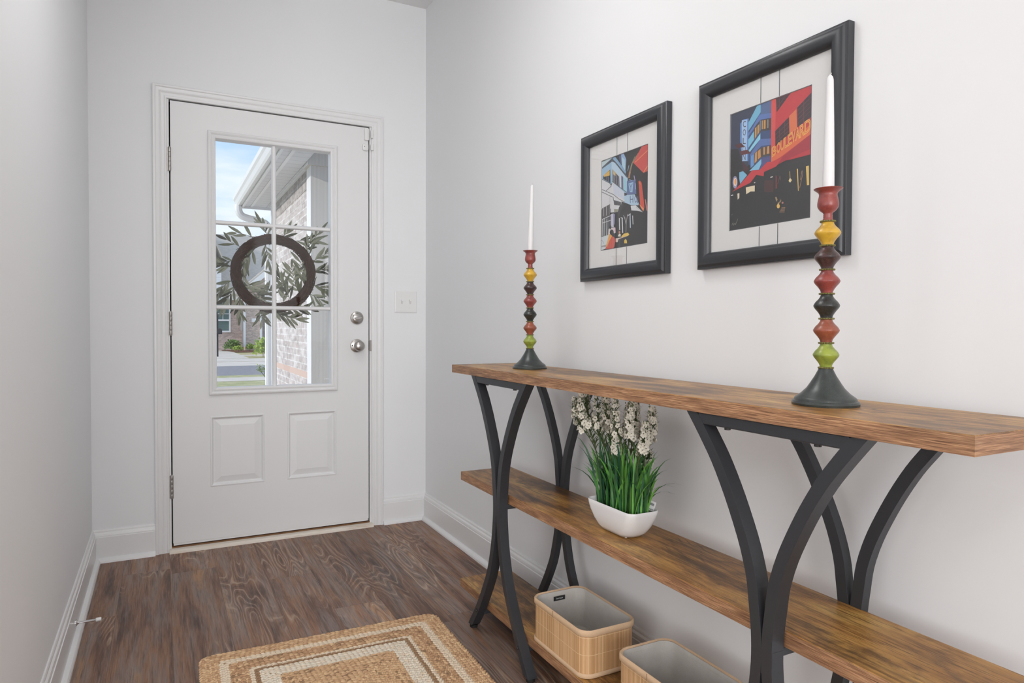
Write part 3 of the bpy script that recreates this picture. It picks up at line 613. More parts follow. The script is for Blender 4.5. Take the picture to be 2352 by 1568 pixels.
class Art:
    """flat printed shapes, drawn in order, on the sheet (s, t in 0..1 across and down)"""
    def __init__(s, corners): s.h = homog(corners, [(0, 0), (1, 0), (1, 1), (0, 1)]); s.items = []; s.cols = []
    def ci(s, c):
        if c not in s.cols: s.cols.append(c)
        return s.cols.index(c)
    def poly(s, c, *pts):
        P = clip([s.h(*p) for p in pts])
        if len(P) >= 3: s.items.append((P, [tuple(range(len(P)))], s.ci(c)))
    def line(s, c, w, *pts):
        for a, b in zip(pts, pts[1:]):
            d = math.hypot(b[0]-a[0], b[1]-a[1]) or 1; nx, ny = -(b[1]-a[1])/d*w/2, (b[0]-a[0])/d*w/2
            s.poly(c, (a[0]+nx, a[1]+ny), (b[0]+nx, b[1]+ny), (b[0]-nx, b[1]-ny), (a[0]-nx, a[1]-ny))
    def oval(s, c, x, y, rx, ry, n=18): s.poly(c, *[(x+rx*math.cos(2*PI*i/n), y+ry*math.sin(2*PI*i/n)) for i in range(n)])
    def text(s, c, txt, quad, offset=0.0, ref=None):
        vs, fs = glyphs(txt, offset); rv = glyphs(txt)[0]
        x0, x1 = min(v[0] for v in rv), max(v[0] for v in rv); y0, y1 = min(v[1] for v in rv), max(v[1] for v in rv)
        q = homog([(x0, y1), (x1, y1), (x1, y0), (x0, y0)], quad)
        s.items.append(([s.h(*q(*v)) for v in vs], fs, s.ci(c)))
    def build(s, parent, x, y0, z1, w, h, nm):
        mats = [pmat('%s_ink' % nm, c, .75) for c in s.cols]; m = MB(); step = .0012/max(1, len(s.items))
        for k, (P, F, ci) in enumerate(s.items): m.add([(x-step*k, y0-w*a, z1-h*b) for a, b in P], F, ci)
        return m.build('print', mats, parent, recalc=False)

FZ0, FZ1, FW = 1.1965, 1.6750, .433
def frame(y0, label):
    t = thing('framed_print', (0, y0-FW/2, FZ0), label, 'picture', 'framed prints on the right wall')
    pr = [(0, -.001), (0, -.0185), (.0012, -.0198), (.0045, -.0205), (.0060, -.0222), (.0085, -.0250), (.0120, -.0275), (.0160, -.0292), (.0200, -.0300), (.0245, -.0300), (.0290, -.0288), (.0330, -.0266), (.0365, -.0236), (.0395, -.0196), (.0412, -.0155), (.0415, -.0125)]
    m = MB(); m.loft([[(x, y0-i, FZ0+i), (x, y0-FW+i, FZ0+i), (x, y0-FW+i, FZ1-i), (x, y0-i, FZ1-i)] for i, x in pr]); m.build('frame', FRAMEM, t, True, 38)
    B('backing', MATB, (-.0085, -.0015, y0-FW+.004, y0-.004, FZ0+.004, FZ1-.004), t)
    return t
def picture(y0, label, art, aw, ah, ay, az, lines, nm):
    t = frame(y0, label); y1 = y0-FW; o = .035
    a0, a1, b0, b1 = ay, ay-aw, az-ah, az
    m = MB()                                                     # mat board with a bevelled window
    R = lambda i, x: [(x, a0+i, b0-i), (x, a1-i, b0-i), (x, a1-i, b1+i), (x, a0+i, b1+i)]
    m.loft([[(-.0105, y0-o, FZ0+o), (-.0105, y1+o, FZ0+o), (-.0105, y1+o, FZ1-o), (-.0105, y0-o, FZ1-o)], R(.0012, -.0105), R(0, -.0090)])
    m.build('mat', MATB, t)
    m = MB()
    for fy in lines:
        yy = ay-aw*fy
        m.box(-.0109, -.0105, yy-.0009, yy+.0009, b1+.002, FZ1-o); m.box(-.0109, -.0105, yy-.0009, yy+.0009, FZ0+o, b0-.002)
    for za, zb, ya, yb in ((b1, b1+.0012, a1-.0012, a0+.0012), (b0-.0012, b0, a1-.0012, a0+.0012), (b0, b1, a0, a0+.0012), (b0, b1, a1-.0012, a1)): m.box(-.0108, -.0105, ya, yb, za, zb)
    m.build('ruled_lines', pmat(nm+'_rule', (.10, .11, .12), .8), t)
    art.build(t, -.0089, ay, az, aw, ah, nm)
    B('pane', PGLASS, (-.0135, -.0125, y1+.036, y0-.036, FZ0+.036, FZ1-.036), t)

BK = (.030, .030, .033)
# --- the red one (sheet coordinates follow the print's own layout)
A = Art([(105, 690), (1768, 92), (1760, 2814), (103, 3069)])
D2 = 1524
A.poly(BK, (0, 0), (2000, 0), (2000, 3300), (0, 3300))
A.poly((.050, .062, .105), (105, 690), (700, 460), (700, 1500), (300, 1900), (105, 1950))
A.poly((.055, .095, .220), (640, 490), (940, 380), (940, 1680), (700, 1900), (470, 1700), (440, 1150))
A.poly((.11, .17, .34), (715, 480), (935, 400), (935, 640), (715, 700))
A.poly((.20, .52, .72), (640, 505), (715, 480), (715, 640), (455, 1040), (455, 870))
A.poly((.13, .22, .52), (690, 690), (935, 650), (935, 750), (720, 790), (420, 1190), (400, 1170), (560, 930))
A.poly((.07, .06, .06), (700, 800), (935, 765), (935, 1000), (700, 1040), (590, 1180), (590, 950))
for q in (((600, 970), (635, 930), (635, 1130), (600, 1180)), ((650, 920), (690, 880), (690, 1050), (650, 1110)), ((780, 805), (820, 795), (820, 975), (780, 985)), ((740, 810), (762, 807), (762, 985), (740, 990))): A.poly((.62, .34, .10), *q)
A.poly((.16, .28, .50), (700, 810), (720, 806), (720, 1010), (700, 1020)); A.poly((.30, .25, .22), (850, 790), (880, 785), (880, 960), (850, 970))
A.poly((.22, .56, .76), (455, 1220), (585, 1020), (585, 1200), (455, 1390)); A.poly((.30, .68, .86), (470, 1430), (715, 1070), (715, 1190), (495, 1460))
A.poly((.12, .20, .46), (715, 1190), (935, 1180), (935, 1310), (740, 1330), (540, 1560), (500, 1520))
A.poly((.08, .07, .07), (705, 1370), (935, 1330), (935, 1530), (720, 1570), (600, 1720), (600, 1480))
for q in (((860, 1345), (900, 1335), (905, 1490), (848, 1500)), ((780, 1360), (812, 1355), (815, 1510), (780, 1515)), ((610, 1480), (650, 1440), (650, 1640), (600, 1690)), ((665, 1440), (720, 1390), (730, 1560), (670, 1610))): A.poly((.64, .32, .10), *q)
A.poly((.16, .34, .66), (520, 1540), (590, 1500), (590, 1720), (520, 1790)); A.poly((.26, .58, .80), (490, 1850), (740, 1600), (740, 1700), (690, 1820), (580, 1830))
A.poly((.10, .10, .26), (740, 1600), (935, 1540), (935, 1660), (740, 1790))
A.poly((.16, .32, .66), (300, 870), (370, 780), (470, 765), (470, 1640), (360, 1640), (300, 1290))                # blue glow behind the upright sign
A.poly((.42, .60, .84), (330, 800), (440, 785), (440, 1640), (345, 1640))
for ch, y in (('C', 880), ('O', 1050), ('L', 1225), ('O', 1390), ('N', 1560)): A.text((.035, .03, .05), ch, [(355, y-62), (415, y-66), (415, y+60), (355, y+64)])
A.poly((.11, .035, .040), (190, 1310), (320, 1265), (400, 1345), (250, 1375)); A.poly((.14, .04, .045), (290, 1440), (460, 1405), (520, 1480), (330, 1520))
A.poly((.08, .03, .04), (210, 1590), (300, 1600), (490, 1800), (430, 1870), (240, 1720)); A.poly(BK, (105, 1400), (260, 1390), (380, 1790), (280, 1900), (105, 1960))
A.poly((.22, .52, .74), (290, 1870), (370, 1850), (450, 1930), (310, 2110), (290, 2000))
A.oval((.33, .31, .48), 205, 2075, 52, 130); A.oval((.85, .75, .72), 208, 2070, 34, 90); A.oval((.90, .40, .10), 212, 2065, 20, 62)
RED = (.60, .050, .060)
A.poly(RED, (935, 395), (1768, 92), (1768, 1100), (1150, 1580), (940, 1680))
A.poly((.72, .10, .09), (935, 395), (1030, 362), (1020, 1400), (940, 1500))
MU = (.20, .05, .06); DW = (.055, .035, .045)
A.poly(DW, (1030, 365), (1330, 255), (1050, 640)); A.poly(DW, (1470, 550), (1768, 235), (1768, 740), (1480, 960)); A.poly(DW, (1020, 1030), (1300, 745), (1315, 1090), (1030, 1340))
for x in (1110, 1215): A.line(MU, 10, (x, 1050-(x-1020)), (x+5, 1240-(x-1020)*.7))
for k in (0, 90, 170): A.line(MU, 8, (1025, 1110+k), (1305, 850+k))
A.line(MU, 10, (1605, 410), (1605, 860)); A.line(MU, 10, (1100, 350), (1110, 560)); A.line(MU, 10, (1060, 560), (1230, 290))
for k in (0, 90, 180, 270): A.line(MU, 8, (1475, 620+k), (1768, 330+k))
A.poly((.76, .20, .08), (1310, 720), (1455, 580), (1470, 980), (1320, 1100))
A.poly((.78, .17, .07), (945, 1560), (1300, 1330), (1768, 870), (1768, 1090), (1150, 1560), (945, 1690))
A.poly((.42, .035, .055), (1768, 1090), (1768, 1515), (1330, 1620), (1240, 1640), (800, 1870), (880, 1700), (1180, 1560))
A.poly((.55, .045, .060), (1768, 1400), (1768, 1515), (1330, 1625), (1260, 1620))
A.poly((.62, .055, .065), (150, 2270), (300, 2130), (560, 1830), (700, 1830), (870, 1660), (960, 1665), (1180, 1570), (1050, 1760), (800, 1870), (795, 1955), (640, 1930), (520, 2090))
for k, (ch, a, b) in enumerate(zip('BOULEVARD', (0, .125, .225, .33, .415, .51, .61, .72, .845), (.105, .215, .315, .405, .505, .605, .715, .835, 1.0))):
    P = lambda u, v: (960+u*795, 1375-u*615+(185+u*75)*v)
    q = [P(a, 0), P(b, 0), P(b, 1), P(a, 1)]
    A.text((.92, .50, .10), ch, q, .028); A.text((.66, .12, .07), ch, q, -.026)
YL = (.80, .56, .17)
A.line(YL, 10, (1335, 340+D2), (1342, 480+D2)); A.poly((.88, .74, .42), (1340, 470+D2), (1380, 520+D2), (1345, 572+D2), (1310, 535+D2))
A.poly(YL, (1478, 290+D2), (1502, 285+D2), (1522, 740+D2), (1508, 745+D2)); A.poly(YL, (1666, 240+D2), (1727, 225+D2), (1737, 625+D2), (1690, 630+D2))
A.line((.45, .25, .16), 9, (1555, 520+D2), (1585, 330+D2), (1605, 340+D2), (1600, 410+D2), (1540, 690+D2))
A.poly((.84, .74, .52), (430, 660+D2), (615, 620+D2), (615, 745+D2), (530, 745+D2), (440, 800+D2)); A.poly((.80, .72, .58), (258, 785+D2), (300, 775+D2), (300, 870+D2), (265, 910+D2))
A.line((.85, .85, .85), 20, (130, 825+D2), (170, 810+D2)); A.line((.85, .80, .74), 18, (935, 460+D2), (985, 445+D2)); A.line((.85, .83, .8), 16, (600, 570+D2), (625, 560+D2))
A.poly((.085, .040, .040), (810, 520+D2), (1000, 520+D2), (1000, 760+D2), (810, 765+D2)); A.poly((.42, .05, .05), (1045, 425+D2), (1060, 425+D2), (1067, 690+D2), (1048, 690+D2))
A.line((.20, .10, .09), 9, (1085, 600+D2), (1135, 430+D2), (1145, 520+D2))
A.oval((.86, .56, .14), 1105, 1055+D2, 32, 44); A.poly((.86, .56, .14), (1085, 1030+D2), (1105, 970+D2), (1125, 1030+D2)); A.poly((.34, .24, .13), (1110, 990+D2), (1160, 910+D2), (1168, 950+D2), (1130, 1000+D2)); A.poly((.36, .27, .15), (1035, 870+D2), (1065, 860+D2), (1090, 920+D2), (1065, 965+D2))
A.oval((.50, .20, .18), 1193, 985+D2, 20, 22)
for k in range(4): A.line((.34, .20, .12), 16, (1172-14*k, 1090+D2+28*k), (1250-5*k, 1085+D2+30*k))
A.line((.30, .30, .24), 7, (150, 1440+D2), (175, 1380+D2), (185, 1440+D2), (215, 1390+D2), (225, 1430+D2), (275, 1305+D2)); A.line((.30, .30, .24), 6, (140, 1230+D2), (165, 1205+D2))
# --- the blue and white one
S = Art([(140, 540), (1412, 68), (1437, 2780), (165, 2988)])
E2 = 1508; DK = (.040, .040, .042); LB = (.36, .55, .72)
S.poly(DK, (0, -100), (1700, -100), (1700, 3200), (0, 3200))
S.poly((.56, .68, .72), (120, 560), (440, 420), (150, 740), (120, 760))
S.poly(LB, (130, 740), (400, 500), (520, 430), (860, 1000), (860, 1420), (760, 1400), (450, 1130), (390, 1160), (130, 1040))
S.poly((.50, .65, .78), (400, 560), (470, 560), (850, 1010), (830, 1400), (600, 1130), (420, 900))
S.poly((.25, .42, .62), (420, 450), (505, 415), (810, 815), (800, 885), (540, 540))
S.poly((.09, .11, .14), (145, 700), (390, 475), (445, 480), (530, 560), (850, 950), (830, 990), (500, 580), (420, 545), (150, 745))
S.poly((.10, .12, .22), (600, 380), (650, 360), (700, 640), (640, 580)); S.poly((.30, .46, .68), (660, 350), (740, 325), (810, 490), (790, 800), (690, 650)); S.poly((.46, .66, .76), (690, 420), (770, 500), (790, 800), (700, 660))
S.poly(DK, (180, 935), (370, 760), (385, 1140), (180, 1020)); S.poly((.72, .46, .12), (190, 930), (360, 785), (362, 930), (200, 965)); S.line((.75, .62, .46), 12, (180, 930), (365, 760))
for x in (275, 320, 345): S.line((.22, .24, .40), 10, (x, 960), (x+2, 1110))
S.poly((.07, .07, .09), (430, 750), (625, 950), (640, 1240), (440, 1090)); S.poly((.72, .50, .16), (440, 790), (520, 870), (520, 940), (450, 890)); S.line((.75, .64, .5), 12, (425, 760), (620, 955))
for x in (455, 490, 540, 595): S.line((.42, .42, .48), 12, (x, 800+(x-430)), (x+8, 1110+(x-440)*.7))
S.poly((.62, .70, .80), (625, 940), (670, 910), (690, 1270), (640, 1240)); S.poly((.16, .17, .26), (680, 930), (735, 965), (745, 1330), (690, 1270)); S.poly((.34, .62, .72), (740, 980), (820, 1020), (850, 1410), (755, 1330))
WH = (.72, .73, .75)
S.poly(WH, (150, 1040), (380, 1150), (410, 1210), (445, 1110), (770, 1390), (780, 1490), (1060, 1450), (1180, 1690), (1170, 1750), (970, 1740), (780, 1670), (700, 1640), (690, 1800), (400, 1840), (155, 1860))
S.poly((.62, .67, .76), (450, 1130), (770, 1390), (780, 1600), (480, 1440))
for pl in (((150, 1030), (380, 1150), (410, 1220), (270, 1350)), ((150, 1310), (480, 1455), (620, 1570), (790, 1660)), ((150, 1380), (470, 1530), (480, 1620)), ((430, 1090), (850, 1400))): S.line((.12, .12, .13), 16, *pl)
S.poly((.46, .62, .76), (770, 1500), (860, 1460), (1060, 1450), (1180, 1690), (1170, 1750), (970, 1745), (790, 1670))
S.poly((.13, .18, .36), (840, 1080), (1080, 1040), (1110, 1440), (850, 1460)); S.poly((.36, .56, .74), (885, 1150), (1020, 1110), (1000, 1390), (930, 1390)); S.text((.12, .16, .34), 'Y', [(905, 1170), (1005, 1150), (1000, 1350), (910, 1360)])
S.line((.42, .38, .62), 20, (1035, 930), (1065, 1070)); S.line((.42, .38, .62), 22, (1070, 1140), (1090, 1310)); S.line((.3, .46, .7), 14, (860, 800), (890, 650)); S.line((.4, .5, .7), 14, (900, 1040), (990, 1070))
S.text((.10, .12, .22), 'H', [(935, 1490), (1025, 1470), (1025, 1675), (940, 1690)]); S.text((.10, .12, .22), 'O', [(1055, 1480), (1125, 1480), (1130, 1670), (1065, 1680)]); S.line((.10, .12, .22), 24, (1150, 1500), (1155, 1690))
S.poly((.10, .10, .10), (170, 1830), (385, 1715), (390, 2060), (175, 2100)); S.poly((.11, .12, .13), (170, 2140), (405, 2030), (415, 2560), (175, 2610))
for x in (210, 285, 365): S.line((.5, .5, .52), 14, (x, 1800-(x-170)*.4), (x+5, 2060-(x-170)*.3))
for x in (185, 235, 305): S.line((.60, .64, .66), 14, (x, 2120), (x, 2590))
S.line(WH, 16, (175, 2135), (405, 2030)); S.line(WH, 16, (185, 2235), (410, 2160))
S.poly((.10, .10, .11), (480, 1600), (690, 1660), (690, 1760), (500, 1740)); S.poly(WH, (400, 1790), (480, 1745), (700, 1770), (680, 1830), (640, 1920), (520, 1940), (400, 1950)); S.poly((.34, .34, .27), (500, 1850), (640, 1860), (640, 1930), (500, 1930))
S.poly((.62, .62, .72), (410, 1990), (490, 1970), (500, 2360), (420, 2330)); S.poly((.32, .32, .50), (480, 1990), (530, 1980), (520, 2260), (490, 2320))
S.poly(WH, (960, 1760), (1100, 1750), (1290, 1930), (1130, 1900), (970, 1890)); S.line((.45, .45, .47), 12, (1110, 1800), (1290, 1940))
S.oval((.050, .050, .050), 800, 1885, 180, 200); S.oval((.050, .050, .050), 720, 1960, 120, 120)
WL2 = (.66, .68, .70)
S.line(WL2, 26, (652, 2100), (668, 2425)); S.line(WL2, 30, (728, 2090), (750, 2510)); S.line((.55, .66, .76), 26, (945, 1980), (962, 2370)); S.line(WL2, 20, (1018, 2030), (1035, 2275)); S.line(WL2, 22, (690, 2085), (750, 2105)); S.line(WL2, 20, (865, 2050), (965, 1980))
for pl in (((840, 2500), (845, 2230), (765, 2020)), ((845, 2230), (880, 1990)), ((835, 2260), (800, 2060))): S.line((.42, .42, .42), 14, *pl)
for pl in (((1000, 580), (1060, 460), (1140, 320)), ((960, 700), (990, 590)), ((900, 880), (960, 640), (1060, 400))): S.line((.30, .27, .16), 18, *pl)
S.line((.45, .25, .14), 40, (900, 1000), (920, 830)); S.line((.45, .28, .14), 12, (930, 900), (960, 700))
RD = (.62, .10, .085)
S.poly(RD, (1240, 130), (1430, 60), (1430, 800), (1300, 860), (1010, 580)); S.line((.86, .34, .14), 16, (1060, 570), (1420, 225)); S.line((.86, .30, .14), 22, (1305, 840), (1420, 650))
S.poly((.66, .11, .07), (1165, 1090), (1205, 1070), (1255, 1130), (1345, 1800), (1320, 1915), (1230, 1790)); S.line((.88, .40, .12), 12, (1195, 1120), (1225, 1180)); S.poly((.86, .32, .12), (1190, 1710), (1330, 1840), (1310, 1910), (1240, 1800))
S.poly((.64, .22, .20), (1350, 1590), (1372, 1580), (1430, 1850), (1437, 1930), (1400, 1890))
S.poly((.66, .72, .73), (160, 2620), (400, 2550), (390, 2700), (300, 2930), (160, 2990)); S.line((.30, .32, .34), 12, (165, 2700), (210, 2740), (230, 2800)); S.poly((.40, .38, .38), (170, 2860), (310, 2830), (300, 2890), (170, 2900))
S.poly((.74, .68, .68), (360, 2400), (440, 2360), (550, 2370), (560, 2500), (480, 2540), (350, 2560)); S.poly((.74, .56, .64), (490, 2370), (545, 2350), (555, 2490), (520, 2500))
S.poly((.66, .12, .09), (280, 2950), (330, 2760), (420, 2620), (520, 2600), (555, 2720), (530, 2890), (480, 2940)); S.poly((.84, .42, .10), (385, 2530), (470, 2590), (400, 2700), (320, 2900), (300, 2870)); S.oval(DK, 450, 2490, 55, 75); S.poly(DK, (440, 2540), (500, 2500), (600, 2650), (560, 2680)); S.oval(DK, 410, 2350, 22, 60)
S.poly((.84, .58, .12), (710, 2610), (790, 2530), (900, 2500), (940, 2560), (900, 2590), (740, 2630)); S.poly((.78, .76, .66), (620, 2600), (655, 2530), (700, 2540), (700, 2610)); S.oval((.55, .25, .16), 665, 2490, 24, 38); S.poly((.78, .66, .60), (560, 2660), (740, 2630), (900, 2590), (640, 2680), (620, 2760), (565, 2760))
S.poly((.80, .58, .12), (800, 2795), (800, 2720), (835, 2675), (875, 2720), (880, 2795))
picture(-1.5525, 'framed print of a white and blue street scene, the left one', S, .2325, .2855, -1.6600, 1.5775, (.355, .585), 'blue_print')
picture(-2.1115, 'framed print of a red boulevard building at night, the right one', A, .2355, .2860, -2.2145, 1.5732, (.405, .635), 'red_print')

# ================================================================== BASKETS
def basket(cx, cy, hx, hy, h, label, labelled):
    z0 = .110; t = thing('storage_basket', (cx, cy, z0), label, 'basket', 'bamboo baskets on the bottom shelf'); r = .034
    ring = lambda e, z, tz=0: rrect(cx, cy, hx+e, hy+e, r+e*.5, 8, z0+z)
    m = MB(); zs = [.012, .04, .07, h-.012]; rings = [[(x+.0016*math.sin(9*i/36), y, z) for i, (x, y, z) in enumerate(ring(-.0035+.0035*k/3*1.0, z))] for k, z in enumerate(zs)]
    rings = [ring(-.002, z) for z in zs]
    base = rings[0]; u = 0; us = [0]
    for i in range(1, len(base)): u += math.dist(base[i-1], base[i]); us.append(u)
    us.append(u+math.dist(base[-1], base[0])); rings = [rg+[rg[0]] for rg in rings]
    m.loft(rings, False); m.uv = [(us[i % len(us)], z) for z in zs for i in range(len(us))]
    m.build('bamboo_wall', BAMBOO, t, True, 50)
    def band(za, zb, nm, thick=.0016):
        m = MB(); m.loft([ring(-.006, za+.002), ring(-.001, za), ring(thick, za+.002), ring(thick, zb-.003), ring(-.001, zb), ring(-.006, zb-.003)], True, False, False)
        return m.build(nm, BIND, t, True, 60)
    bd = band(h-.018, h, 'rim_binding'); band(0, .013, 'base_binding')
    for yy, zz in ((cy+.012, h-.018),):
        MB().box(cx-hx-.0024, cx-hx-.0014, yy-.0007, yy+.0007, z0+h-.018, z0+h-.001).build('seam', pmat('seam_thread', (.30, .20, .12), .9), bd)
    m = MB(); m.loft([ring(-.0055, h-.004), ring(-.0065, .008), ring(-.010, .004)], True, False, True); m.build('liner', LINER, t, True, 40)
    if labelled:
        yl = cy+hy-.0075; xa, xb, zb = cx-.014, cx+.026, z0+h-.0185
        m = MB(); m.box(xa, xb, yl-.0012, yl, zb-.0135, zb); lb = m.build('woven_label', INK, t)
        vs, fs = glyphs('Dult Studio'); x0, x1 = min(v[0] for v in vs), max(v[0] for v in vs); k = .024/(x1-x0)
        m = MB(); m.add([((xa+xb)/2+(v[0]-x0)*k-.012+v[1]*k*.25, yl-.0014, zb-.0088+v[1]*k*1.15) for v in vs], fs); m.build('lettering', PAPER, lb, recalc=False)
    return t
basket(-.1985, -1.8475, .0900, .1430, .130, 'bamboo basket with a black label inside, behind the nearer basket', True)
basket(-.1855, -2.2440, .0850, .1400, .130, 'bamboo basket without a label, nearest the camera on the bottom shelf', False)

# ================================================================== POTTED PLANT
PX, PY, PZ = -.1990, -2.0340, .5084
pt = thing('potted_plant', (PX, PY, PZ), 'artificial white flowers and grass in a white ceramic pot', 'plant')
rg = lambda hx, hy, z, r: rrect(PX, PY, hx*1.05, hy*1.05, r*1.45, 8, PZ+z)
MB().loft([rg(.026, .050, .0020, .018), rg(.0315, .0585, .0030, .020), rg(.0375, .0700, .012, .022), rg(.0425, .0815, .028, .022), rg(.0455, .0905, .048, .019), rg(.0464, .0950, .064, .016), rg(.0465, .0960, .0725, .015), rg(.0455, .0950, .0745, .0145), rg(.0440, .0935, .0740, .014), rg(.0425, .0915, .069, .014), rg(.040, .087, .058, .014)], True, True, False).build('pot', CERAMIC, pt, True, 60)
MB().loft([rg(.0412, .089, .060, .014)], True, False, True).build('soil', SOIL, pt)
for sx in (-1, 1):
    for s2 in (-1, 1): MB().lathe([(.003, 0), (.0035, .003)], (PX+sx*.020, PY+s2*.045, PZ), 10).build('foot', CERAMIC, pt)
def blade(m, base, tip, w, mi, droop):
    """a curved grass blade with a folded midrib"""
    b, t = Vector(base), Vector(tip); d = t-b; side = Vector((d.y, -d.x, 0)); side = side.normalized() if side.length > 1e-4 else Vector((0, 1, 0))
    a = random.uniform(-1.2, 1.2); side = Vector((side.x*math.cos(a)-side.y*math.sin(a), side.x*math.sin(a)+side.y*math.cos(a), 0)); n = 7; vs = []; fs = []
    ctrl = Vector((b.x+d.x*.22, b.y+d.y*.22, b.z+(abs(d.z)+droop)*.78))
    for i in range(n):
        s = i/(n-1); p = b*(1-s)**2+ctrl*2*s*(1-s)+t*s*s; ww = w*(.55+1.0*s if s < .45 else 1.0*(1-s)/.55+.02)*.5
        vs += [p-side*ww, p+Vector((0, 0, -.12*ww)), p+side*ww]
        if i: k = 3*i; fs += [(k-3, k-2, k+1, k), (k-2, k-1, k+2, k+1)]
    m.add(vs, fs, mi)
rs_ = random.Random(3)
for cl in range(7):
    cyy = PY+.073-.0245*cl; m = MB()
    for k in range(34):
        bx, by = PX+rs_.uniform(-.026, .026), cyy+rs_.uniform(-.012, .012); e = (cyy-PY)/.08
        ang = rs_.uniform(0, 2*PI); rad = rs_.uniform(.005, .060)
        tx, ty = bx+rad*math.cos(ang)*1.0, by+rad*math.sin(ang)*1.1+e*rs_.uniform(.0, .045)
        tx = min(tx, -.075)
        hz = rs_.uniform(.095, .190); blade(m, (bx, by, PZ+.058), (tx, ty, PZ+.06+hz), rs_.uniform(.0045, .0085), rs_.choice((0, 1, 1, 2, 2, 3)), rs_.uniform(.0, .03))
    if cl in (0, 6):
        for k in range(5):
            s = 1 if cl == 0 else -1
            blade(m, (PX+rs_.uniform(-.02, .02), cyy, PZ+.058), (PX+rs_.uniform(-.05, .05), cyy+s*rs_.uniform(.06, .14), PZ+.06+rs_.uniform(.07, .15)), .005, rs_.choice((0, 2, 3)), .04)
    m.build('grass_clump', GR, pt, True)
def flower(m, c, nrm, r):
    nrm = Vector(nrm).normalized(); a = nrm.cross(Vector((0, 0, 1))).normalized() if abs(nrm.z) < .95 else Vector((1, 0, 0)); b = nrm.cross(a); c = Vector(c)
    for k in range(5):
        t = 2*PI*k/5+rs_.random()*.4; d = a*math.cos(t)+b*math.sin(t); e = a*(-math.sin(t))+b*math.cos(t); o = nrm*(r*rs_.uniform(-.1, .35))
        m.add([c, c+d*r*.45+e*r*.48, c+d*r*.95+e*r*.34+o, c+d*r*1.05+o, c+d*r*.95-e*r*.34+o, c+d*r*.45-e*r*.48], [(0, 1, 2, 3, 4, 5)], 0)
    m.lathe([(r*.16, -.0004), (r*.12, r*.18)], (0, 0, 0), 6, mi=1)
    R = nrm.to_track_quat('Z', 'Y').to_matrix()
    for i in range(len(m.v)-12, len(m.v)): m.v[i] = tuple(c+R @ Vector(m.v[i]))
stems = [(.070, .235, .345), (.064, .185, .330), (.062, .200, .352), (.050, .105, .347), (.038, .140, .350), (.030, .070, .348), (.018, .040, .352), (.006, .008, .352), (-.004, .024, .330), (-.014, -.022, .350), (-.028, -.036, .345), (-.034, -.072, .342), (-.046, -.056, .322), (-.058, -.100, .338), (-.066, -.112, .300), (-.040, -.060, .225), (.012, .020, .265)]
for i, (b, tp, hz) in enumerate(stems):
    bx = PX+rs_.uniform(-.020, .022); tx = min(max(PX+rs_.uniform(-.040, .055), -.245), -.105)
    P = [Vector((bx, PY+b, PZ+.058)), Vector((bx*.7+tx*.3, PY+b*.65+tp*.35, PZ+.05+hz*.45)), Vector((tx, PY+tp*.92+b*.08, PZ+hz*.82)), Vector((tx+rs_.uniform(-.006, .006), PY+tp, PZ+min(hz, .364)))]
    path = catmull(P, 6); m = MB(); m.tube(path, [.0018-.0011*k/(len(path)-1) for k in range(len(path))], 6)
    fl = MB(); n = len(path)
    for k in range(n):
        f = k/(n-1); p = path[k]
        if .28 < f < .78:
            for q in range(7):
                a = rs_.uniform(0, 2*PI); L = rs_.uniform(.022, .042); blade(m, p, p+Vector((math.cos(a)*L*.7, math.sin(a)*L*.7, L*.75)), .0026, 0, .006)
        if f >= .52:
            top = (f-.52)/.48
            for q in range(9):
                a = rs_.uniform(0, 2*PI); d = Vector((math.cos(a), math.sin(a), rs_.uniform(-.1, .5))); rr = .0135*(1-.55*top)
                c = p+d*rr+Vector((0, 0, rs_.uniform(-.006, .006)))
                if c.z > TZ-TT-.004: continue
                if rs_.random() < .92-.62*top: flower(fl, c, d, rs_.uniform(.0066, .0092)*(1-.3*top))
                else: m.lathe([(.0004, -.0022), (.0014, -.0008), (.0014, .0008), (.0004, .0026)], tuple(c), 6, mi=1)
    so = m.build('flower_stem', [STEMG, BUDG], pt, True)
    if fl.v: fl.build('blossoms', [PETAL, PCENT], so, True, recalc=False)
# price tag
t0 = Vector((-.1700, -2.0960, PZ+.072)); m = MB(); e1 = Vector((.012, -.016, -.006)); e2 = Vector((.006, -.004, .024))
m.add([t0, t0+e1, t0+e1+e2, t0+e2], [(0, 1, 2, 3)]); nn = e1.cross(e2).normalized()*.0004; m.add([t0+nn, t0+e1+nn, t0+e1+e2+nn, t0+e2+nn], [(3, 2, 1, 0)])
pg = m.build('price_tag', PAPER, pt, recalc=False)
m = MB()
for k in range(9): a = .10+.085*k; q = [t0+e1*a+e2*.55, t0+e1*(a+.045)+e2*.55, t0+e1*(a+.045)+e2*.80, t0+e1*a+e2*.80]; m.add([p-nn for p in q], [(0, 1, 2, 3)]); m.add([p+nn*2 for p in q], [(0, 1, 2, 3)])
for k in range(5): a = .10+.16*k; q = [t0+e1*a+e2*.12, t0+e1*(a+.09)+e2*.12, t0+e1*(a+.09)+e2*.2, t0+e1*a+e2*.2]; m.add([p-nn for p in q], [(0, 1, 2, 3)]); m.add([p+nn*2 for p in q], [(0, 1, 2, 3)])
m.build('printing', INK, pg, recalc=False)

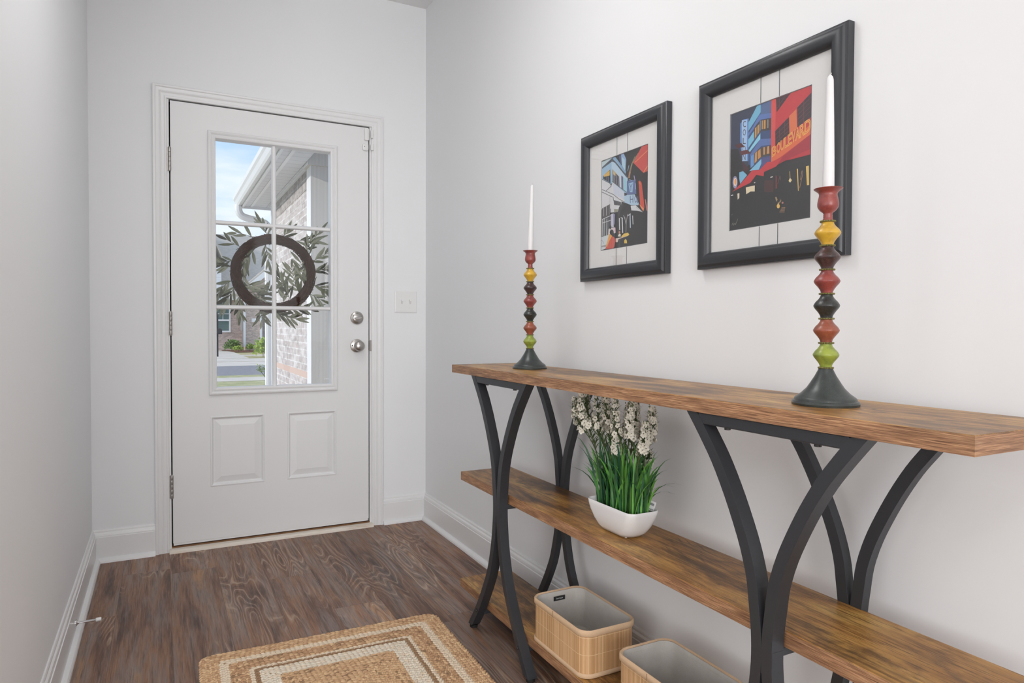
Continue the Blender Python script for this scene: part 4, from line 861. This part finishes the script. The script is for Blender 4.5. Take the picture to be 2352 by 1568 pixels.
# ================================================================== JUTE RUG
def rug():
    hx, hy = .3870, .6000; rot = math.radians(-1.2); C = Vector((-.7985, -1.7710, 0)); cr_, sr_ = math.cos(rot), math.sin(rot)
    rw = hx/29; rr = random.Random(5); V, F, MI = [], [], []
    sph = [(0, 0, 1)]; nl = 6
    for la in (.55, -.1): sph += [(math.cos(la)*0+math.sqrt(1-math.sin(la)**2)*math.cos(2*PI*i/nl), math.sqrt(1-math.sin(la)**2)*math.sin(2*PI*i/nl), math.sin(la)) for i in range(nl)]
    sf = [(0, 1+i, 1+(i+1) % nl) for i in range(nl)]+[(1+i, 1+nl+i, 1+nl+(i+1) % nl, 1+(i+1) % nl) for i in range(nl)]
    def lump(x, y, ang, l, w, h, mi):
        x += rr.uniform(-.0008, .0008); y += rr.uniform(-.0008, .0008); k = len(V); ca, sa = math.cos(ang), math.sin(ang)
        for a, b, c in sph:
            px, py = x+a*l*ca-b*w*sa, y+a*l*sa+b*w*ca
            V.append((C.x+px*cr_-py*sr_, C.y+px*sr_+py*cr_, max(.001, .0035+c*h)))
        for f in sf: F.append(tuple(i+k for i in f)); MI.append(mi)
    def colour(d):
        if d < .054: return rr.choice((0, 0, 0, 1, 1, 2))
        if d < .074: return 4
        if d < .130: return rr.choice((0, 0, 2, 2, 2, 3, 1))
        if d < .143: return 4
        if d < .156: return 3
        if d < .212: return rr.choice((4, 5, 5, 5))
        return rr.choice((0, 0, 0, 1, 1, 2, 3) if rr.random() < .4 else (0, 1, 0))
    d = rw*.5; row = 0
    while d < hx:
        ax, ay = hx-d, hy-d; r = max(.030-d*.6, .004)
        pts = rrect(0, 0, ax, ay, min(r, ax*.8), 4); pts.append(pts[0]); step = .0148; carry = 0
        for (xa, ya, _), (xb, yb, _) in zip(pts, pts[1:]):
            L = math.hypot(xb-xa, yb-ya)
            if L < 1e-6: continue
            ang = math.atan2(yb-ya, xb-xa); s = carry
            while s < L:
                x, y = xa+(xb-xa)*s/L, ya+(yb-ya)*s/L
                if y > -.20:
                    nx, ny = -math.sin(ang), math.cos(ang)
                    for sg in (-1, 1): lump(x+nx*sg*rw*.24, y+ny*sg*rw*.24, ang+sg*(.50+rr.uniform(-.16, .16)), .0112+rr.uniform(-.001, .0015), .0050+rr.uniform(-.0006, .0008), .0048+rr.uniform(-.0008, .001), colour(d))
                s += step
            carry = s-L
        d += rw; row += 1
    k = len(V)                                                   # woven backing
    base = rrect(0, 0, hx-.003, hy-.003, .028, 5)
    for z in (.0005, .0045): V.extend([(C.x+x*cr_-y*sr_, C.y+x*sr_+y*cr_, z) for x, y, _ in base])
    n = len(base); F.append(tuple(k+n+i for i in range(n))); MI.append(0); F.extend([(k+i, k+(i+1) % n, k+n+(i+1) % n, k+n+i) for i in range(n)]); MI.extend([0]*n)
    me = bpy.data.meshes.new('jute_rug'); me.from_pydata(V, [], F)
    for mt in JUTE: me.materials.append(mt)
    me.polygons.foreach_set('material_index', MI); me.polygons.foreach_set('use_smooth', [True]*len(F)); me.update()
    o = bpy.data.objects.new('jute_rug', me); COL.objects.link(o); return o
tag(rug(), 'braided jute rug with cream stripes on the wood floor', 'rug')

# ================================================================== WREATH (hangs on the outside of the door)
wc = Vector((-.7680, .0980, 1.3060)); wr = thing('wreath', wc, 'olive leaf wreath on a brown vine ring, hung outside the door glass', 'wreath')
rw_ = random.Random(11); m = MB(); ring = []
for i in range(72):
    a = 2*PI*i/72; R0 = .176+.004*math.sin(3*a); cpt = wc+Vector((R0*1.02*math.cos(a), 0, R0*.98*math.sin(a))); rad = Vector((math.cos(a), 0, math.sin(a)))
    t_r = .0225+.0015*math.sin(7*a); ring.append([cpt+rad*(t_r*math.cos(2*PI*k/12))+Vector((0, t_r*math.sin(2*PI*k/12), 0)) for k in range(12)])
ring.append(ring[0]); m.loft(ring)
for k in range(760):
    a0 = rw_.uniform(0, 2*PI); ph = rw_.uniform(0, 2*PI); pts = []; L = rw_.uniform(.2, .5); tw = rw_.uniform(-3, 3); out = rw_.uniform(.0215, .0255)
    for q in range(5):
        a = a0+L*q/4; p_ = ph+tw*q/4; rad = Vector((math.cos(a), 0, math.sin(a))); o_ = out+(.006 if q == 4 and rw_.random() < .3 else 0)
        pts.append(wc+Vector((.176*1.02*math.cos(a), 0, .176*.98*math.sin(a)))+rad*(o_*math.cos(p_))+Vector((0, o_*math.sin(p_), 0)))
    m.tube(pts, .0011, 4, mi=k % 2, caps=False)
m.build('vine_ring', [VINE, VINE2], wr, True)
def leaf(m, b, d, L, w, mi):
    d = Vector(d).normalized(); s = d.cross(Vector((rw_.uniform(-.5, .5), 1, rw_.uniform(-.5, .5)))).normalized(); nrm = s.cross(d); cur = rw_.uniform(-.12, .18); vs = []; fs = []
    for i, (f, ww) in enumerate(((0, .08), (.15, .6), (.4, 1), (.65, .92), (.88, .48), (1, .03))):
        p = Vector(b)+d*(L*f)+nrm*(cur*L*f*f); h = w*.5*ww; vs += [p-s*h, p-nrm*h*.35, p+s*h]
        if i: k = 3*i; fs += [(k-3, k-2, k+1, k), (k-2, k-1, k+2, k+1)]
    m.add(vs, fs, mi)
# sprigs: (angle on ring, inner/outer start, direction angle, length, leaves)
SPR = [(163, .018, 192, .085, 8), (192, .018, 205, .10, 9), (205, -.02, 10, .09, 9), (20, .015, 40, .10, 7), (100, .015, 95, .06, 7), (78, .01, 60, .05, 5), (118, .02, 150, .09, 4), (140, .02, 160, .08, 4), (172, .02, 183, .075, 9), (150, -.02, 255, .15, 12), (125, -.02, 240, .11, 9), (105, -.02, 285, .09, 8),
       (200, .015, 250, .13, 11), (215, -.015, 350, .13, 9), (235, -.01, 20, .10, 8), (215, .02, 268, .10, 9), (250, .015, 285, .06, 5), (275, .01, 195, .10, 6), (268, .01, 318, .13, 12), (285, .005, 350, .14, 10),
       (300, -.02, 115, .15, 13), (320, -.02, 120, .14, 13), (340, -.02, 110, .13, 11), (285, -.02, 75, .13, 10), (5, .01, 20, .08, 8), (345, .015, 350, .08, 8), (330, .015, 330, .07, 6), (40, .02, 60, .12, 8), (60, .02, 20, .11, 7), (28, .01, 95, .09, 6), (20, -.01, 230, .09, 7)]
for a, off, da, L, n in SPR:
    a = math.radians(a); d0 = math.radians(da); b = wc+Vector(((.176*1.02+off)*math.cos(a), -.006, (.176*.98+off)*math.sin(a))); m = MB(); pts = [b]; bend = rw_.uniform(-.7, .7)
    for q in range(1, 7): ang = d0+bend*q/6; pts.append(pts[-1]+Vector((math.cos(ang), rw_.uniform(-.05, .12), math.sin(ang)))*(L/6))
    m.tube(pts, [.0014-.0001*q for q in range(7)], 5, mi=2)
    for q in range(n):
        f = (q+.6)/n*6; i = min(int(f), 5); p = pts[i].lerp(pts[i+1], f-i); dv = (pts[i+1]-pts[i]).normalized(); sd = 1 if q % 2 else -1; an = math.atan2(dv.z, dv.x)+sd*rw_.uniform(.25, .75)*(1 if q < n-1 else .2)
        leaf(m, p, (math.cos(an), rw_.uniform(-.25, .35), math.sin(an)), rw_.uniform(.050, .084), rw_.uniform(.0115, .0165), rw_.choice((0, 0, 1, 1, 2)))
    m.build('olive_sprig', OL, wr, True, recalc=False)

# ================================================================== OUTSIDE
G = -.35
struct(B('porch_slab', CONC, (-4, 4, .15, 3.2, -.30, -.06)), 'concrete porch slab outside the front door', 'porch')
B_ = lambda n, mt, bx, l, c: struct(B(n, mt, bx), l, c)
B_('ground', GRASSN, (-60, 60, .15, 16.8, G-.3, G), 'near lawn of dry green grass', 'lawn')
B_('sidewalk', CONC, (-60, 60, 14.6, 15.8, G-.02, G+.012), 'near concrete sidewalk crossing the lawn', 'sidewalk')
B_('driveway', CONC, (-3.5, 6, 3.25, 11.3, G-.02, G+.010), 'unseen pale concrete driveway beside the brick wall, added for neutral bounce light', 'driveway')  # added out of view so light bounced onto the eave is less green
B_('road', ASPH, (-60, 60, 16.8, 21.8, G-.3, G-.02), 'grey asphalt road', 'road')
B_('gutter_strip', CONC, (-60, 60, 21.8, 24.4, G-.3, G-.015), 'pale concrete gutter across the road', 'gutter')
B_('curb', CONC, (-60, 60, 24.4, 26.6, G-.3, G+.015), 'far concrete curb', 'curb')
B_('ground', GRASSM, (-60, 60, 26.6, 80, G-.3, G+.006), 'far lawn of dry grass', 'lawn')
B_('sidewalk', CONC, (-60, 60, 29.2, 30.3, G-.02, G+.02), 'far concrete sidewalk', 'sidewalk')
B_('driveway', CONC, (-.2, 1.95, 26.6, 38, G-.02, G+.03), 'far concrete path left of the mulch bed', 'driveway')

# garage wing of this house, seen through the right panes
wg = thing('house_wing', (-.05, 4.2, G), 'whitewashed brick garage wing with white eave, seen through the right panes', 'building')
B('brick_wall', BR_NEAR, (-.050, 5, 3.05, 5.32, G, 2.325), wg)
B('soldier_course', BR_SOLD, (-.054, 5, 3.05, 5.32, 2.325, 2.525), wg)
B('accent_course', pmat('peach_brick', (.60, .45, .38), .9), (-.053, -.04, 3.05, 5.32, .545, .608), wg)
B('corner_board', EXW, (-.06, .05, 5.32, 5.40, G, 2.525), wg)
B('frieze_board', EXW, (-.075, -.045, 3.06, 5.40, 2.505, 2.529), wg)
m = MB(); m.box(-.37, -.098, 1.0, 5.55, 2.53, 2.545); m.box(-.094, .02, 3.06, 5.55, 2.53, 2.545); m.build('soffit', SOFFIT, wg)
B('soffit_strip', EXW, (-.285, -.255, 1.0, 5.55, 2.522, 2.531), wg)
B('fascia', EXW, (-.385, -.365, 1.0, 5.56, 2.50, 2.68), wg)
B('end_fascia', EXW, (-.385, 5, 5.55, 5.57, 2.50, 2.72), wg)
m = MB(); gp = [(-.387, 2.63), (-.387, 2.525), (-.430, 2.515), (-.445, 2.535), (-.462, 2.575), (-.478, 2.595), (-.482, 2.635), (-.470, 2.635), (-.455, 2.60), (-.43, 2.54), (-.40, 2.54), (-.395, 2.63)]
m.loft([[(x, y, z) for x, z in gp] for y in (1.0, 5.60)], True, True, True); m.build('gutter', GUT, wg)
m = MB(); dp = catmull([(-.425, 5.50, 2.53), (-.423, 5.50, 2.46), (-.395, 5.50, 2.405), (-.33, 5.50, 2.375), (-.18, 5.50, 2.345), (-.105, 5.49, 2.315), (-.076, 5.48, 2.24), (-.076, 5.48, 2.0)], 5); m.tube(dp, .043, 10)
for k in range(4, len(dp)-6): m.tube([dp[k], dp[k]+(dp[k+1]-dp[k])*.35], .0455, 10)
m.box(-.118, -.034, 5.43, 5.53, G, 2.05); m.box(-.100, -.094, 5.424, 5.43, G, 2.05); m.box(-.060, -.054, 5.424, 5.43, G, 2.05); m.build('downspout', EXW, wg)
m = MB(); m.add([(-.41, 1.0, 2.66), (-.41, 5.56, 2.66), (4, 5.56, 4.6), (4, 1.0, 4.6), (-.41, 1.0, 2.70), (-.41, 5.56, 2.70), (4, 5.6, 4.64), (4, 1.0, 4.64)], [(0, 1, 2, 3), (7, 6, 5, 4), (0, 4, 5, 1), (1, 5, 6, 2), (2, 6, 7, 3), (3, 7, 4, 0)]); m.build('roof', SHING, wg)
pp = thing('porch_post', (.02, 2.95, -.06), 'white grooved porch post with square capital, at the right of the glass', 'porch post')
B('shaft', POSTM, (-.0605, .0960, 2.85, 3.04, -.06, 2.50), pp); B('capital', POSTM, (-.0900, .22, 2.82, 3.045, 2.50, 2.80), pp)

B('side_board', EXW, (-.0625, -.0602, 2.850, 3.04, -.06, 2.50), pp); B('side_board', EXW, (-.0920, -.0897, 2.82, 3.045, 2.50, 2.80), pp)

# house across the street
hs = thing('brick_house', (3, 37, G), 'brick house with grey shingle roof across the street', 'building')
B('brick_wall', BR_FAR, (-4, 2.75, 36.6, 37.0, G, 2.65), hs)
B('fascia', EXW, (-4, 2.75, 36.15, 36.25, 2.42, 2.72), hs)
m = MB()
def slab4(m, a, b, c, d, t=.12): m.add([a, b, c, d]+[(x, y, z+t) for x, y, z in (a, b, c, d)], [(3, 2, 1, 0), (4, 5, 6, 7), (0, 1, 5, 4), (1, 2, 6, 5), (2, 3, 7, 6), (3, 0, 4, 7)])
slab4(m, (-5, 36.1, 2.62), (9, 36.1, 2.62), (9, 41, 6.42), (-5, 41, 6.42)); slab4(m, (-5, 45.9, 2.62), (9, 45.9, 2.62), (9, 41, 6.42), (-5, 41, 6.42)); m.build('roof', SHING, hs)
B('siding_gable', SIDING, (-3, 1.60, 36.5, 38.5, 2.72, 4.62), hs)
m = MB(); slab4(m, (-3, 36.3, 4.62), (1.0, 36.3, 6.2), (1.0, 41, 6.2), (-3, 41, 4.62)); slab4(m, (1.25, 36.3, 5.6), (1.72, 36.3, 4.52), (1.72, 39.5, 4.52), (1.25, 40.5, 5.6)); m.build('dormer_roof', SHING, hs)
GPX, GPZ = 5.5, 5.62                                          # gable peak of the garage front
m = MB(); m.add([(x, y, z) for y in (35.5, 35.8) for x, z in ((2.72, G), (8.3, G), (8.3, 3.05), (GPX, GPZ-.06), (2.72, 3.05))], [(4, 3, 2, 1, 0), (5, 6, 7, 8, 9), (0, 1, 6, 5), (1, 2, 7, 6), (2, 3, 8, 7), (3, 4, 9, 8), (4, 0, 5, 9)])
m.build('garage_front', BR_FAR, hs); B('garage_side', BR_FARS, (2.70, 2.80, 35.55, 36.7, G, 2.95), hs)
m = MB(); sl = (GPZ-3.0)/(GPX-2.62)
for s in (1, -1): e = GPX-s*2.95; slab4(m, (GPX, 35.3, GPZ+.02), (e, 35.3, GPZ+.02-sl*2.95), (e, 40, GPZ+.02-sl*2.95), (GPX, 40, GPZ+.02), .1)
m.build('garage_roof', SHING, hs)
for s in (1, -1):
    m = MB(); e = GPX-s*2.95; ze = GPZ-sl*2.95; m.add([(GPX, y, GPZ+.02) for y in (35.22, 35.32)]+[(e, y, ze+.02) for y in (35.22, 35.32)]+[(e, y, ze-.30) for y in (35.22, 35.32)]+[(GPX, y, GPZ-.30) for y in (35.22, 35.32)], [(0, 2, 4, 6), (1, 7, 5, 3), (0, 1, 3, 2), (2, 3, 5, 4), (4, 5, 7, 6), (6, 7, 1, 0)]); m.build('rake_board', EXW, hs)
gd = B('garage_door', GDOOR, (3.55, 7.4, 35.44, 35.52, -.20, 2.0), hs); m = MB(); m.box(3.45, 3.56, 35.42, 35.52, -.20, 2.1); m.box(3.45, 7.5, 35.42, 35.52, 2.0, 2.1); m.build('door_trim', EXW, gd)
wf = MB(); wf.box(.55, .65, 36.5, 36.62, .66, 2.45); wf.box(1.98, 2.06, 36.5, 36.62, .66, 2.45); wf.box(.55, 2.06, 36.49, 36.62, .66, .75); wf.box(.55, 2.06, 36.49, 36.62, 2.36, 2.45); wf.box(.55, 2.06, 36.49, 36.6, 1.28, 1.37); wf.box(1.66, 1.69, 36.53, 36.6, 1.37, 2.40); wf.box(.65, 2.0, 36.53, 36.6, 1.66, 1.69)
win = wf.build('window', EXW, hs); B('pane', stripes('blind_behind_glass', (.11, .19, .185), 2, .06, .6, .35, .12), (.6, 2.0, 36.56, 36.6, .7, 2.4), win)
B('downspout', EXW, (2.62, 2.72, 35.42, 35.54, -.1, 3.0), hs); B('meter_box', METER, (2.55, 2.70, 35.95, 36.25, .75, 1.75), hs); B('conduit', METER, (2.60, 2.68, 36.02, 36.12, G, .8), hs)
B('address_plaque', EXW, (3.02, 3.30, 35.46, 35.5, 1.22, 1.42), hs)
MB().add([(1.75, 35.4, G+.05), (3.45, 35.4, G+.05), (3.45, 34.2, G+.04), (2.6, 33.4, G+.035), (1.95, 33.4, G+.035), (1.55, 35.4, G+.05), (1.55, 36.4, G+.05), (3.0, 36.4, G+.05)], [(0, 5, 6, 7, 1, 2, 3, 4)]).build('mulch_bed', MULCH)
tag(bpy.data.objects['mulch_bed'], 'bed of red mulch in front of the house across the street', 'mulch bed', kind='structure')
def shrub(x, y, z, rx, rz, n, mats, label, leaf_s=.05, group='shrubs across the street'):
    t = thing('shrub', (x, y, z), label, 'shrub', group); rr = random.Random(int(x*1000)); m = MB()
    for k in range(n):
        a, b = rr.uniform(0, 2*PI), math.acos(rr.uniform(-.3, 1)); q = rr.uniform(.45, 1)
        c = Vector((x+rx*q*math.sin(b)*math.cos(a), y+rx*q*math.sin(b)*math.sin(a), z+rz*(.35+.65*q*math.cos(b)))); d = Vector((rr.uniform(-1, 1), rr.uniform(-1, 1), rr.uniform(-.3, 1))).normalized(); s = d.cross(Vector((rr.random(), rr.random(), .3))).normalized()*leaf_s*.45
        m.add([c, c+d*leaf_s*.5+s, c+d*leaf_s, c+d*leaf_s*.5-s], [(0, 1, 2, 3)], rr.choice((0, 1, 2)))
    m.build('foliage', mats, t, recalc=False); MB().tube([(x, y, z), (x, y, z+rz*.6)], .012, 6).build('stem', STEMG, t)
DKL = [LEAFB[0], LEAFB[0], LEAFB[1]]; BRL = [LEAFB[1], LEAFB[2], LEAFB[2]]
shrub(2.05, 35.05, G+.04, .45, .60, 420, [LEAFB[0], LEAFB[1], LEAFB[1]], 'dark green shrub in the mulch bed, below the house window', .11)
shrub(2.22, 34.0, G+.04, .26, .32, 160, BRL, 'low yellow green shrub in front of the dark shrub', .08)
shrub(2.86, 34.9, G+.04, .20, .42, 160, BRL, 'small yellow green shrub at the foot of the house downspout', .08)
shrub(3.34, 35.0, G+.04, .18, .36, 110, BRL, 'small yellow green shrub right of the downspout, beside the garage door', .08)
shrub(2.62, 27.6, G, .42, .85, 420, BRL, 'bright green bush beside the far curb', .12, None)
sp = thing('sapling', (.91, 13.4, G), 'thin leafy sapling by the near sidewalk', 'sapling'); m = MB()
tr = catmull([(.93, 13.4, G), (.90, 13.4, -.2), (.82, 13.4, -.08), (.76, 13.4, .06)], 4); m.tube(tr, .008, 6); m.tube([tr[6], (.90, 13.4, .04)], .005, 5); m.tube([tr[8], (.74, 13.4, .0)], .005, 5); m.build('trunk', STEMG, sp)
m = MB(); rr = random.Random(2)
for c in [(.76, .08), (.90, .05), (.73, .02), (.82, -.02), (.94, .03), (.78, .0)]:
    for k in range(16):
        p = Vector((c[0]+rr.uniform(-.05, .05), 13.4+rr.uniform(-.05, .05), c[1]+rr.uniform(-.04, .05))); d = Vector((rr.uniform(-1, 1), rr.uniform(-1, 1), rr.uniform(-.5, 1))).normalized(); s = d.cross(Vector((.2, .5, .8))).normalized()*.014; m.add([p, p+d*.025+s, p+d*.055, p+d*.025-s], [(0, 1, 2, 3)], rr.choice((0, 1)))
m.build('foliage', [LEAFB[1], LEAFB[2]], sp, recalc=False)
mb = thing('mailbox', (.86, 28.6, G), 'black mailbox on a post at the left edge of the glass', 'mailbox')
m = MB(); m.box(.80, .90, 28.55, 28.65, G, 1.45); m.box(.82, .88, 28.57, 28.63, 1.45, 1.6); m.build('post', MBOX, mb)
m = MB(); ring = [(.86+a, b) for a, b in ((-.02, .66), (.18, .66), (.18, .82), (.15, .89), (.08, .92), (.01, .89), (-.02, .82))]; m.loft([[(x, y, z) for x, z in ring] for y in (28.35, 28.85)], True, True, True); m.build('box', MBOX, mb)
